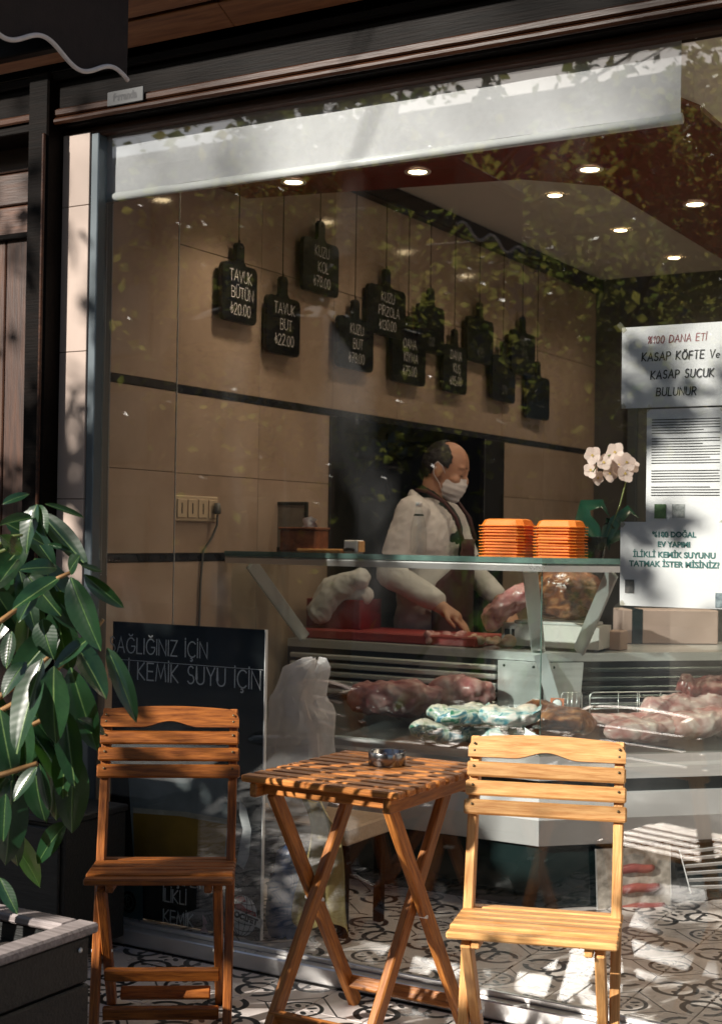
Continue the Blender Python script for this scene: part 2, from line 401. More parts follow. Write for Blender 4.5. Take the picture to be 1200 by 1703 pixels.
# ------------------------------------------------------------------ interior walls
WX = -3.261
lw = thing('shop_wall', 'cream marble tiled side wall with black border strip behind the hanging boards', 'wall', (WX, 6.0, 0.05))
box('backing', GROUT, lw, (WX-0.2, 3.9, 0.0), (WX-0.006, 5.28, 2.95), 0)
box('backing', GROUT, lw, (WX-0.2, 7.03, 0.0), (WX-0.006, 8.4, 2.95), 0)
box('backing', GROUT, lw, (WX-0.2, 5.28, 1.86), (WX-0.006, 7.03, 2.95), 0)
def wtile(y0, y1, z0, z1, X=WX, parent=None):
    return box('wall_tile', TILE_C, parent or lw, (X-0.012, y0+0.0012, z0+0.0012), (X+random.uniform(0, .0008), y1-0.0012, z1-0.0012), 0.0012)
ycuts = [4.15, 4.72, 5.28, 5.86, 6.45, 7.03, 7.6, 8.2, 8.4]
for y0, y1 in zip(ycuts[:-1], ycuts[1:]):
    wtile(y0, y1, 1.878, 2.40); wtile(y0, y1, 2.40, 2.86)
    if not (5.27 < y0 < 7.0):
        for z0, z1 in ((0.05, 0.65), (0.65, 1.222), (1.252, 1.55), (1.55, 1.848)): wtile(y0, y1, z0, z1)
        box('border_strip', STRIPM, lw, (WX-0.01, y0+.001, 1.2235), (WX+0.003, y1-.001, 1.2505), 0.001)
    box('border_strip', STRIPM, lw, (WX-0.01, y0+.001, 1.8495), (WX+0.003, y1-.001, 1.8765), 0.001)
box('cornice', CORN, lw, (WX-0.01, 4.56, 2.861), (WX+0.05, 8.4, 2.945), 0.006)
# recess in the wall
NICHE = mat('dark_niche_paint', (0.030, 0.032, 0.026), 0.5, var=0.2)
nb = MB(); a0, a1, xb = 5.28, 7.03, WX-0.55
nb.add([(WX-0.005, a0, 0.05), (xb, a0, 0.05), (xb, a1, 0.05), (WX-0.005, a1, 0.05), (WX-0.005, a0, 1.858), (xb, a0, 1.858), (xb, a1, 1.858), (WX-0.005, a1, 1.858)],
       [(0, 1, 5, 4), (1, 2, 6, 5), (2, 3, 7, 6), (4, 5, 6, 7), (0, 3, 2, 1)])
nb.build('niche_lining', NICHE, lw)
box('jamb', CORN, lw, (WX-0.02, 5.255, 0.05), (WX+0.012, 5.295, 1.8485), 0.004)
box('jamb', CORN, lw, (WX-0.02, 6.80, 0.05), (WX+0.012, 7.045, 1.8485), 0.004)
# pilaster beside the glass
pl = thing('wall_pilaster', 'lighter tiled pilaster beside the window frame behind the bead chain', 'wall', (WX, 3.94, 0.05))
box('backing', GROUT, pl, (WX-0.2, 3.72, 0.0), (WX+0.012, 4.147, 2.66), 0)
for z0, z1 in ((0.05, 0.65), (0.65, 1.222), (1.252, 1.55), (1.55, 1.848), (1.878, 2.66)):
    wtile(3.722, 4.149, z0, z1, WX+0.024, pl)
box('border_strip', STRIPM, pl, (WX, 3.723, 1.2235), (WX+0.027, 4.148, 1.2505), 0.001)
STRIPL = mat('grey_marble_border', (0.05, 0.045, 0.04), 0.12, var=0.4, vs_=16)
box('border_strip', STRIPL, pl, (WX, 3.723, 1.8495), (WX+0.027, 4.148, 1.8765), 0.001)
box('corner_trim', STEEL, pl, (WX+0.013, 4.1492, 0.05), (WX+0.027, 4.152, 2.66), 0)

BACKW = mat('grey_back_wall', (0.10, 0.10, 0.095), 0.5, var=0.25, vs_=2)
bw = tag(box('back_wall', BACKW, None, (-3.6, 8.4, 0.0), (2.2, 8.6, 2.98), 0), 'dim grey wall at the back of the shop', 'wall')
dr = thing('back_door', 'grey framed glazed door in the back wall behind the orchid', 'door', (-2.6, 8.37, 0.05))
for xx in (-3.0, -2.55, -2.1):
    box('door_frame', ALU, dr, (xx-0.03, 8.35, 0.05), (xx+0.03, 8.398, 2.2), 0.004)
box('door_frame', ALU, dr, (-2.97, 8.352, 2.14), (-2.13, 8.396, 2.2), 0.004)
PANE_D = mat('frosted_pane', (0.16, 0.18, 0.18), 0.25, var=0.3, vs_=3)
for xx in (-2.97, -2.52): box('pane', PANE_D, dr, (xx+0.002, 8.366, 0.06), (xx+0.388, 8.38, 2.138), 0)
tag(box('side_wall', CREAM, None, (2.2, 3.6, 0.0), (2.4, 8.6, 2.98), 0), 'plain cream wall on the far right side of the shop', 'wall')

# ------------------------------------------------------------------ ceilings
cl = struct(box('ceiling', CREAM, None, (-3.5, 3.7, 2.95), (2.4, 8.6, 3.1), 0))
poly = [(-3.235, 3.74), (-1.36, 3.74), (-1.36, 4.15), (-1.325, 4.27), (-1.325, 8.39), (-1.94, 8.39), (-1.93, 5.02), (-2.16, 4.79), (-3.235, 4.58)]
b = MB(); b.prism(poly, 2.65, 2.668)
rb = b.build('red_bulkhead', REDC); tag(rb, 'dark red lacquered dropped ceiling panel over the shop window', 'ceiling')

b = MB(); cx_ = -2.2; b.prism([((x+2.2)*0.975-2.2 if x > -2 else x*0.998-0.004, y) for x, y in poly], 2.6682, 2.9495); tag(b.build('ceiling_box', CREAM), 'cream boxing above the red ceiling panel at the upper right', 'ceiling')
LAMP = emit_mat('lamp_lens', (1.0, 0.74, 0.42), 14.0)
RINGM = mat('white_lamp_ring', (0.75, 0.70, 0.62), 0.3, var=0.03)
def downlight(x, y, z, label, watts=1.8):
    if x > -1: watts = 6
    t = thing('downlight', label, 'lamp', (x, y, z), 0, 'recessed ceiling lamps')
    lathe('trim_ring', RINGM, t, [(0.032, -0.001), (0.040, -0.005), (0.047, -0.004), (0.049, 0.0)], T(x, y, z-0.001))
    b = MB(); n = 24
    b.add([(0.0325*math.cos(2*PI*k/n), 0.0325*math.sin(2*PI*k/n), 0) for k in range(n)], [tuple(range(n))[::-1]])
    b.build('lens', LAMP, t, T(x, y, z-0.0025))
    ld = bpy.data.lights.new('downlight_beam', 'SPOT'); ld.energy = watts*4; ld.spot_size = R(135); ld.spot_blend = 0.8
    ld.shadow_soft_size = 0.04; ld.color = (1.0, 0.80, 0.58)
    lo = bpy.data.objects.new('downlight_beam', ld); col.objects.link(lo); lo.parent = t; lo.matrix_parent_inverse = RM[t.name].inverted()
    lo.matrix_basis = T(x, y, z-0.03)
for x, y, z, lb in [(-2.926, 4.435, 2.65, 'lit round downlight at the left end of the red ceiling'),
                    (-2.442, 4.515, 2.65, 'lit round downlight second from left in the red ceiling'),
                    (-1.88, 4.765, 2.65, 'lit round downlight near the bend of the red ceiling under leaf reflections'),
                    (-1.709, 5.449, 2.65, 'lit round downlight on the right arm of the red ceiling'),
                    (-2.626, 5.36, 2.949, 'lit round downlight in the cream ceiling nearest the window'),
                    (-2.626, 6.217, 2.949, 'upper left of three lit downlights in the cream ceiling'),
                    (-2.617, 7.076, 2.949, 'middle of three lit downlights in the cream ceiling'),
                    (-2.60, 7.908, 2.949, 'lowest of three lit downlights in the cream ceiling'),
                    (-0.72, 4.55, 2.949, 'lit round downlight in the cream ceiling right of the red panel, nearest the glass'),
                    (-0.72, 5.7, 2.949, 'second lit downlight in the cream ceiling right of the red panel'),
                    (-1.62, 6.9, 2.65, 'lit round downlight deep in the red ceiling arm')]:
    downlight(x, y, z, lb)

# ------------------------------------------------------------------ shopfront
sw = thing('shop_window', 'large clear shop window pane in grey frame over a steel floor rail', 'window', (-1.6, 3.64, 0))
box('pane', GLASSW, sw, (-3.149, 3.636, 0.052), (0.9, 3.644, 2.655), 0)
box('side_frame', ALU, sw, (-3.182, 3.60, 0.045), (-3.150, 3.647, 2.655), 0.003)
box('floor_rail', CHROME, sw, (-3.18, 3.586, 0.0), (0.9, 3.684, 0.052), 0.004)
box('rail_lip', CHROME, sw, (-3.148, 3.622, 0.0522), (0.9, 3.633, 0.068), 0.002)
# tiled pillar outside
tp = thing('tiled_pillar', 'narrow pale tiled pillar between dark post and window frame', 'pillar', (-3.23, 3.65, 0))
box('core', GROUT, tp, (-3.30, 3.606, 0.0), (-3.184, 3.72, 2.66), 0)
for z0, z1 in ((0.42, 0.93), (0.93, 1.436), (1.436, 1.928), (1.928, 2.416), (2.416, 2.66)):
    box('pillar_tile', TILE_W, tp, (-3.30, 3.594, z0+.0012), (-3.1835, 3.6055, z1-.0012), 0.001)
box('plinth', STRIPM, tp, (-3.30, 3.593, 0.0), (-3.1835, 3.6052, 0.418), 0.001)
dp = thing('dark_post', 'tall black brown timber post left of the pale pillar', 'post', (-3.345, 3.58, 0))
box('shaft', DARKW, dp, (-3.392, 3.52, 0.0), (-3.302, 3.70, 2.86), 0.006)
box('bead', BROWNW, dp, (-3.318, 3.508, 0.0), (-3.306, 3.5195, 2.65), 0.003)
# header beam
hb = thing('header_beam', 'black brown moulded timber beam running above the shop window', 'beam', (-1.5, 3.6, 2.65))
bar('fascia', DARKW, hb, (-5.2, 3.655, 2.775), (1.2, 3.655, 2.775), 0.19, 0.19, bev=0.004)
bar('lower_board', BROWNW, hb, (-3.30, 3.6225, 2.664), (1.2, 3.6225, 2.664), 0.045, 0.030, bev=0.006)
bar('moulding', BROWNW, hb, (-3.30, 3.548, 2.695), (1.2, 3.548, 2.695), 0.022, 0.022, bev=0.007)
bar('moulding', BROWNW, hb, (-5.2, 3.5525, 2.725), (1.2, 3.5525, 2.725), 0.014, 0.026, bev=0.005)
bar('moulding', DARKW, hb, (-5.2, 3.548, 2.845), (1.2, 3.548, 2.845), 0.022, 0.03, bev=0.006)
# soffit planks
sp_ = thing('plank_soffit', 'cedar plank soffit above the terrace, boards parallel to the beam', 'ceiling', (-1.5, 3.3, 2.87))
SLP = 0.5
for i in range(5):
    y0 = 3.535-0.1*i
    for x0, x1 in ((-5.6, -2.55+0.3*(i % 2)), (-2.55+0.3*(i % 2), 0.2), (0.2, 2.5)):
        zz = 2.878+SLP*(3.55-(y0-0.05))
        bar('plank', PLANKW, sp_, (x0+.001, y0-0.05, zz), (x1-.001, y0-0.05, zz), 0.100, 0.018, up=(0, SLP, 1), bev=0.003)
bar('edge_board', DARKW, sp_, (-5.6, 3.02, 3.16), (2.5, 3.02, 3.16), 0.022, 0.07, bev=0.004)
SKYD = MB(); SKYD.add([(-5.6, 3.032, 3.155), (2.5, 3.032, 3.155), (2.5, 3.70, 2.93), (-5.6, 3.70, 2.93), (-5.6, 3.032, 3.20), (2.5, 3.032, 3.20), (2.5, 3.70, 2.96), (-5.6, 3.70, 2.96)], [(3, 2, 1, 0), (4, 5, 6, 7), (1, 5, 4, 0), (2, 6, 5, 1), (3, 7, 6, 2), (0, 4, 7, 3)]); SKYD.build('roof_deck', DARKW, sp_)
# upper facade above
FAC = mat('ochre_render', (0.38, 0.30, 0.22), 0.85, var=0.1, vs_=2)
tag(box('upper_facade', FAC, None, (-9, 3.72, 3.105), (5, 9.0, 7.5), 0), 'rendered upper storey wall above the shop', 'wall')
# neighbouring plank wall, far left
pw = thing('plank_wall', 'reddish cedar plank wall at the far left behind the plant', 'wall', (-4.2, 3.7, 0))
for i in range(14):
    x1 = -3.393-0.125*i
    bar('plank', PLANKD, pw, (x1-0.0625, 3.70, 0.0), (x1-0.0625, 3.70, 2.36), 0.12, 0.03, up=(0, 1, 0), bev=0.004)
for k in range(4):
    z = 2.42+0.118*k
    bar('plank', PLANKD, pw, (-5.2, 3.71, z), (-3.393, 3.71, z), 0.03, 0.112, bev=0.004)
bar('rail', DARKW, pw, (-5.2, 3.69, 2.362), (-3.393, 3.69, 2.362), 0.05, 0.02, bev=0.003)
box('backing', DARKW, pw, (-5.2, 3.73, 0.0), (-3.393, 3.78, 2.86), 0)
# name plate on beam
PLATE = mat('grey_name_plate', (0.05, 0.052, 0.054), 0.4, 0.4, var=0.1)

# ------------------------------------------------------------------ roller blind
rbd = thing('roller_blind', 'half lowered pale grey roller blind behind the glass', 'blind', (-2.2, 3.72, 2.47))
fab = MB(); nx, nz_ = 40, 6
for i in range(nx+1):
    for j in range(nz_+1):
        x = -3.205+2.015*i/nx; z = 2.463+0.25*j/nz_
        fab.v.append((x, 3.660+0.002*math.sin(x*5.0)*(1-j/nz_)+0.0012*math.sin(x*23+j), z))
for i in range(nx):
    for j in range(nz_):
        a = i*(nz_+1)+j; fab.f.append((a, a+nz_+1, a+nz_+2, a+1))
fab.build('fabric', BLINDM, rbd, smooth=True)
b = MB(); b.tube([(-3.207, 3.663, 2.449), (-1.186, 3.663, 2.449)], 0.0145, 10); b.build('bottom_bar', SATIN, rbd, smooth=True)
b = MB(); b.tube([(-3.14, 3.70, 2.725), (-1.18, 3.70, 2.725)], 0.022, 12); b.build('roller', SATIN, rbd, smooth=True)
box('bracket', SATIN, rbd, (-1.178, 3.66, 2.68), (-1.165, 3.73, 2.77), 0.003)
b = MB()
for xx in (-3.185, -3.160):
    for k in range(150):
        z = 2.45-0.0085*k; r = 0.0026; c = V((xx+0.001*math.sin(k*.05), 3.69, z))
        b.add([c+V((r,0,0)), c+V((0,r,0)), c+V((-r,0,0)), c+V((0,-r,0)), c+V((0,0,r)), c+V((0,0,-r))],
              [(0,1,4),(1,2,4),(2,3,4),(3,0,4),(1,0,5),(2,1,5),(3,2,5),(0,3,5)])
b.build('bead_chain', SATIN, rbd)

# ------------------------------------------------------------------ dark awning edge, upper left
AWN = mat('dark_canvas', (0.016, 0.010, 0.010), 0.85, var=0.25, vs_=30, bump=0.1, bs=200)
TRIM = mat('white_braid', (0.70, 0.66, 0.66), 0.8, var=0.06, vs_=60)
aw = thing('awning', 'dark canvas awning with wavy white braid along its scalloped edge', 'awning', (-2.8, 2.5, 2.45))
AX = -2.3
def scal(y):   # bottom edge height of the side valance
    return 2.447+0.021*math.sin((y-2.37)*2*PI/0.245)
ys = [2.15+0.58*i/72 for i in range(73)]
top = lambda y: 2.66+(y-2.73)*0.02
vv = []; ff = []
for i, y in enumerate(ys):
    vv += [(AX, y, scal(y)), (AX, y, top(y)), (AX-0.004, y, scal(y)), (AX-0.004, y, top(y))]
for i in range(len(ys)-1):
    a = 4*i; ff += [(a, a+4, a+5, a+1), (a+6, a+2, a+3, a+7), (a+4, a, a+2, a+6), (a+1, a+5, a+7, a+3)]
n4 = 4*(len(ys)-1); ff += [(0, 1, 3, 2), (n4+1, n4, n4+2, n4+3)]
val = ob('valance', mesh(vv, ff), AWN, aw)
tube('braid', TRIM, val, [(AX+0.003, y, scal(y)) for y in ys], 0.0055, 8)
box('canopy', AWN, aw, (-2.78, 2.15, 2.661), (-2.296, 2.745, 2.69), 0.003, RX(0))
box('front_bar', DARKW, aw, (-2.78, 2.70, 2.56), (-2.306, 2.735, 2.66), 0.004)
# ------------------------------------------------------------------ display counter, swept round a 45 degree corner
C0 = V((-1.93, 4.5, 0)); LX = -3.235; RL = 1.7
S2 = math.sqrt(0.5); DR = V((S2, S2, 0)); NR = V((-S2, S2, 0))
def st(wd, z, s):            # station 0: left end, 1: mitre, 2: right end
    if s == 0: return V((LX, 4.5+wd, z))
    if s == 1: return V((C0.x-0.41421*wd, 4.5+wd, z))
    return C0+DR*RL+NR*wd+V((0, 0, z))
def swept(name, m, parent, prof, segs=(0, 1, 2), closed=True, smooth=False):
    n = len(prof); v = []; f = []
    for s in segs: v += [st(a, z, s) for a, z in prof]
    for k in range(len(segs)-1):
        for i in range(n if closed else n-1):
            a = k*n+i; c = k*n+(i+1) % n; f.append((a, c, c+n, a+n))
    if closed:
        f.append(tuple(range(n))); e = (len(segs)-1)*n; f.append(tuple(range(e, e+n))[::-1])
    me = mesh(v, f); bm = bmesh.new(); bm.from_mesh(me); bmesh.ops.recalc_face_normals(bm, faces=bm.faces); bm.to_mesh(me); bm.free()
    return ob(name, me, m, parent)
def rect(a0, z0, a1, z1): return [(a0, z0), (a1, z0), (a1, z1), (a0, z1)]
def lerp_st(wd, z, seg, t):  # point along a segment
    p, q = (st(wd, z, 0), st(wd, z, 1)) if seg == 0 else (st(wd, z, 1), st(wd, z, 2))
    return p.lerp(q, t)
DS = mat('counter_dark_steel', (0.05, 0.06, 0.06), 0.25, 0.7, var=0.3, vs_=4)
TRAYM = mat('tray_steel', (0.35, 0.37, 0.37), 0.3, 0.9, var=0.15, vs_=6)
ct = thing('display_counter', 'glass fronted butcher display counter in white steel, bent at the corner', 'counter', (-2.0, 4.9, 0.05))
swept('plinth', KICK, ct, rect(0.07, 0.05, 0.60, 0.262))
swept('front_panel', SATIN, ct, [(-0.02, 0.455), (-0.016, 0.37), (0.05, 0.268), (0.10, 0.268), (0.10, 0.455)])
swept('shadow_gap', DS, ct, rect(0.012, 0.4552, 0.09, 0.505))
swept('front_rim', STEEL, ct, [(-0.022, 0.5052), (-0.022, 0.545), (-0.008, 0.556), (-0.008, 0.585), (0.03, 0.585), (0.03, 0.5052)])
swept('display_tray', TRAYM, ct, [(0.031, 0.572), (0.43, 0.66), (0.43, 0.675), (0.031, 0.584)])
swept('rear_body', DS, ct, rect(0.4305, 0.05, 0.86, 0.868))
swept('work_deck', STEEL, ct, rect(0.415, 0.8685, 0.92, 0.90))
DARKG = mat('dark_slot', (0.012, 0.016, 0.016), 0.4, var=0.3)
swept('slot_back', DARKG, ct, rect(0.424, 0.676, 0.4303, 0.868))
swept('slot_back', DARKG, ct, rect(0.418, 0.8, 0.4238, 0.8683))
for k in range(5):
    z = 0.70+0.034*k
    for sg, (t0, t1) in ((0, (0.02, 0.84)), (1, (0.10, 1.0))):
        p0, p1 = lerp_st(0.405, z, sg, t0), lerp_st(0.405, z, sg, t1)
        bar('slat', STEEL if sg == 0 else DS, ct, p0, p1, 0.022, 0.020, bev=0.005)
# steel corner column
def quad_prism(name, m, parent, pts, thick):
    pts = [V(p) for p in pts]; n = (pts[1]-pts[0]).cross(pts[2]-pts[0]).normalized()*thick; k = len(pts)
    return ob(name, mesh(pts+[p+n for p in pts], [tuple(range(k))[::-1], tuple(range(k, 2*k))]+[(i, (i+1) % k, k+(i+1) % k, k+i) for i in range(k)]), m, parent)
quad_prism('corner_plate', STEEL, ct, [lerp_st(0.392, 0.68, 0, 0.845), lerp_st(0.392, 0.68, 0, 0.997), lerp_st(0.392, 0.8675, 0, 0.997), lerp_st(0.392, 0.8675, 0, 0.845)], 0.008)
quad_prism('corner_plate', STEEL, ct, [lerp_st(0.392, 0.68, 1, 0.004), lerp_st(0.392, 0.68, 1, 0.095), lerp_st(0.392, 0.8675, 1, 0.105), lerp_st(0.392, 0.8675, 1, 0.004)], 0.008)
for sg, t in ((0, 0.865), (0, 0.97), (1, 0.03)):
    p = lerp_st(0.385, 0.85, sg, t); lathe('screw', DS, ct, [(0, 0.004), (0.005, 0.003), (0.006, 0)], T(*p) @ RX(PI/2), 10)
# front glass
PZ0, PZ1 = 0.5855, 1.214
for sg in (0, 1):
    a, c = (0.004, 0.999) if sg == 0 else (0.001, 0.5)
    quad_prism('front_pane', GLASSC, ct, [lerp_st(0.004, PZ0, sg, a), lerp_st(0.004, PZ0, sg, c), lerp_st(0.004, PZ1, sg, c), lerp_st(0.004, PZ1, sg, a)], -0.006)
quad_prism('front_pane', GLASSC, ct, [lerp_st(0.004, PZ0, 1, 0.503), lerp_st(0.004, PZ0, 1, 1), lerp_st(0.004, PZ1, 1, 1), lerp_st(0.004, PZ1, 1, 0.503)], -0.006)
b = MB(); b.tube([st(0.001, PZ0, 1), st(0.001, PZ1, 1)], 0.0022, 6); b.build('pane_joint', GLASSE, ct)
swept('shelf_rail', CHROME, ct, [(-0.03, 1.2145), (-0.034, 1.235), (-0.03, 1.2425), (0.02, 1.2425), (0.02, 1.2145)])
swept('shelf_edge', GLASSE, ct, rect(-0.038, 1.2428, -0.0295, 1.262))
swept('glass_shelf', GLASSC, ct, rect(-0.029, 1.2430, 0.42, 1.2615))
def post(p0, p1, wd, dp): return bar('post', STEEL, ct, p0, p1, wd, dp, up=(0.3, -1, 0), bev=0.004)
for sg, t, dt in ((0, 0.06, 0), (0, 0.965, 0.02), (1, 0.155, -0.06), (1, 0.60, -0.02), (0, 0.985, 0.012)):
    pa, pb = lerp_st(0.03, 1.214, sg, t), lerp_st(0.44, 0.902, sg, max(0.0, t+dt))
    if (sg, t) == (0, 0.985): pa, pb = lerp_st(0.40, 0.902, 0, 0.955), st(0.06, 0.602, 1); pb.z = 0.67; pb.y = 4.80; continue
    bar('post', STEEL, ct, pa, pb, 0.052, 0.014, up=(0.35, -0.9, 0.5), bev=0.003)
    d = (pb-pa).normalized()
    for q in (0.08, 0.92):
        p = pa.lerp(pb, q); lathe('screw', DS, ct, [(0, 0.003), (0.004, 0.002), (0.005, 0)], T(*(p+V((0.003, -0.008, 0.005)))) @ RX(PI/2), 8)
# slanted brace running down to the tray at the corner
bar('brace', STEEL, ct, lerp_st(0.375, 0.90, 0, 0.992), lerp_st(0.30, 0.662, 1, 0.045), 0.05, 0.008, up=(0.35, -0.9, 0.2), bev=0.002)
# things hanging under the ledge of the right wing
NF = V((S2, -S2, 0))
def wing(x, y, off=0.04): return on_plane(x, y, st(off, 0.3, 1), NF)
PICB = mat('cream_scroll_print', (0.18, 0.15, 0.12), 0.12, var=0.0, c2=(0.62, 0.55, 0.48), vs_=22, detail=2, spec=0.6)
SAUS = mat('printed_sausage', (0.30, 0.085, 0.075), 0.3, var=0.15, vs_=14)
def flat_poly(name, m, parent, pts, thick=0.004):
    return quad_prism(name, m, parent, pts, thick)
pnl = thing('sausage_panel', 'clear edged panel picturing three pink sausages below the counter', 'sign', wing(1050, 1540))
pts = [wing(990, 1412), wing(1112, 1406), wing(1114, 1530), wing(994, 1545)]
flat_poly('sheet', PICB, pnl, [pts[3], pts[2], pts[1], pts[0]], 0.004)
for a, c in ((pts[0], pts[3]), (pts[1], pts[2])):
    bar('edge', CHROME, pnl, a, c, 0.006, 0.008, up=NF, bev=0.001)
for (x0, y0, x1, y1) in ((1022, 1446, 1086, 1443), (1022, 1480, 1095, 1474), (1022, 1513, 1104, 1506)):
    n = 10; L = [wing(x0+(x1-x0)*k/n, y0+(y1-y0)*k/n+1.2*math.sin(k), 0.034) for k in range(n+1)]
    rr = [0.010+0.006*max(0.0, math.sin(PI*k/n))**0.4 for k in range(n+1)]
    b = MB(); b.tube(L, rr, 10); b.build('sausage_print', SAUS, pnl, smooth=True)
gr = thing('vent_grille', 'white slanted louvred sheet hanging below the right end of the counter', 'grille', wing(1165, 1480))
for k in range(6):
    u = k/5
    bar('slat', SATIN, gr, wing(1131+14*u, 1418+58*u, 0.035), wing(1215, 1408+66*u, 0.035), 0.003, 0.016, up=(0.3, -0.4, 0.8), bev=0.001)
bar('side_strip', SATIN, gr, wing(1129, 1414, 0.03), wing(1148, 1486, 0.03), 0.003, 0.006, up=NF, bev=0.001)
# wire racks on the right wing
def rack(name, t0, t1, label, w0=0.30):
    z0, z1 = 0.665, 0.765
    r = thing(name, label, 'rack', lerp_st(w0, z0, 1, (t0+t1)/2), 0, 'wire racks in the counter')
    A, B = lerp_st(w0, z0, 1, t0), lerp_st(w0, z0, 1, t1); up = V((0, 0, z1-z0))
    rad = 0.01
    tube('frame', CHROME, r, [A, A+up*0.9, A.lerp(B, 0.03)+up, B.lerp(A, 0.03)+up, B+up*0.9, B], 0.0028, 6)
    for k in range(1, 5):
        tube('wire', CHROME, r, [A+up*0.2*k, B+up*0.2*k], 0.0013, 5)
    for q in (0.3, 0.5, 0.52, 0.75):
        tube('upright_wire', CHROME, r, [A.lerp(B, q), A.lerp(B, q)+up], 0.0018, 5)
rack('wire_rack', 0.12, 0.36, 'chrome wire rack behind the meat in the middle of the right wing')
rack('wire_rack', 0.375, 0.55, 'chrome wire rack at the far right behind the dark red meat')
rack('wire_rack', 0.05, 0.10, 'small chrome wire rack at the corner beside the brown joint')
# ------------------------------------------------------------------ folding chairs
SCREWM = mat('dull_brass_screw', (0.12, 0.09, 0.05), 0.4, 0.8, var=0.2)
def top_slat_me(L, m):
    """rounded top slat with a shallow grip arch cut in its lower edge; local X along, Z up, thickness Y"""
    n = 36; up = []; lo = []
    for i in range(n+1):
        u = i/n; x = (u-0.5)*L
        e = min(u, 1-u)*L
        zt = 0.020+0.012*math.sin(PI*u)**0.8
        if e < 0.03: zt -= 0.022*(1-math.sqrt(max(0, 1-((0.03-e)/0.03)**2)))
        q = abs(x)/(L*0.21); zb = -0.027+(0.017*(0.5+0.5*math.cos(PI*min(1, q))) if q < 1 else 0)
        up.append((x, zt)); lo.append((x, zb))
    b = MB(); t = 0.009; v = []
    for (x, zt), (_, zb) in zip(up, lo): v += [(x, -t, zb), (x, -t, zt), (x, t, zt), (x, t, zb)]
    f = []
    for i in range(n):
        a = 4*i; c = a+4; f += [(a, c, c+1, a+1), (a+1, c+1, c+2, a+2), (a+2, c+2, c+3, a+3), (a+3, c+3, c, a)]
    e = 4*n; f += [(0, 1, 2, 3), (e+3, e+2, e+1, e)]
    b.add(v, f); me = b.me(); me.materials.append(m); return auto_smooth(me, 35)
def chair(label, loc, rz, m):
    """local frame: x across, +y to the back, seat centre over the origin"""
    t = thing('folding_chair', label, 'chair', loc, rz, 'folding chairs at the terrace table'); G = RM[t.name]
    Wd = 0.385; zs = 0.435
    up = lambda z: -0.005+0.262*z                       # y of the long legs at height z
    for sx in (-1, 1):
        bar('long_leg', m, t, (sx*0.178, up(0), 0.0), (sx*0.178, up(0.825), 0.825), 0.024, 0.043, up=(0, 1, 0), G=G)
        bar('short_leg', m, t, (sx*0.151, -0.125, 0.408), (sx*0.151, 0.20, 0.0), 0.024, 0.042, up=(0, 1, 0), G=G)
        bar('seat_rail', m, t, (sx*0.127, -0.15, zs-0.028), (sx*0.127, 0.135, zs-0.046), 0.02, 0.026, G=G)
        b = MB(); b.tube([(sx*0.193, up(0.19)+0.0, 0.19), (sx*0.135, up(0.19), 0.19)], 0.0045, 8); b.build('bolt', STEEL, t, G, True)
    for k in range(6):
        y = -0.147+0.0555*k; z = zs-0.004-0.0035*k-(0.006 if k == 0 else 0)
        bar('seat_slat', m, t, (-Wd/2, y, z), (Wd/2, y, z), 0.042, 0.017, up=(0, 0.06, 1), bev=0.004, G=G)
    tilt = math.atan(0.262)
    for k, z in enumerate((0.662, 0.707, 0.752)):
        M = G @ T(0, up(z)-0.031, z) @ RX(-tilt)
        ob('back_slat', box_me(Wd+0.012-0.004*k, 0.016, 0.037, 0.004, m), m, t, M)
    for z in (0.662, 0.707, 0.752, 0.806):
        for sx in (-1, 1):
            for dz in (-.009, .009): lathe('screw', SCREWM, t, [(0, .0012), (.003, .0008), (.0034, 0)], G @ T(sx*0.178, up(z)-0.0395, z+dz) @ RX(PI/2-tilt), 8)
    ob('top_slat', top_slat_me(Wd+0.002, m), m, t, G @ T(0, up(0.806)-0.028, 0.806) @ RX(-tilt))
    bar('stretcher', m, t, (-0.155, up(0.13), 0.13), (0.155, up(0.13), 0.13), 0.018, 0.036, up=(0, -0.26, 1), G=G)
    bar('stretcher', m, t, (-0.125, 0.172, 0.035), (0.125, 0.172, 0.035), 0.018, 0.036, up=(0, 0.7, 1), G=G)
    bar('stretcher', m, t, (-0.155, up(0.03), 0.035), (0.155, up(0.03), 0.035), 0.018, 0.036, up=(0, -0.26, 1), G=G)
    return t
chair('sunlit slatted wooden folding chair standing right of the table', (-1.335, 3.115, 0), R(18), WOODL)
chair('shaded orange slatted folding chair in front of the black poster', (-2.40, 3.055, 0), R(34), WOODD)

# ------------------------------------------------------------------ folding table
TX0, TX1, TY0, TY1, TZ = -2.117, -1.655, 3.0, 3.535, 0.71
tb = thing('folding_table', 'small slatted wooden folding table between the two chairs', 'table', ((TX0+TX1)/2, (TY0+TY1)/2, 0))
nS = 10; pitch = (TY1-TY0)/nS
for k in range(nS):
    y = TY0+pitch*(k+0.5)
    bar('top_slat', WOOD, tb, (TX0, y, TZ-0.009), (TX1, y, TZ-0.009), pitch-0.0125, 0.018, bev=0.004)
for x in (TX0+0.035, TX1-0.035):
    bar('batten', WOOD, tb, (x, TY0+0.012, TZ-0.037), (x, TY1-0.012, TZ-0.037), 0.022, 0.036, bev=0.003)
bar('apron', WOOD, tb, (TX0+0.047, TY1-0.06, TZ-0.05), (TX1-0.047, TY1-0.06, TZ-0.05), 0.018, 0.04, bev=0.003)
bar('apron', WOOD, tb, (TX0+0.047, TY0+0.05, TZ-0.035), (TX1-0.047, TY0+0.05, TZ-0.035), 0.018, 0.03, bev=0.003)
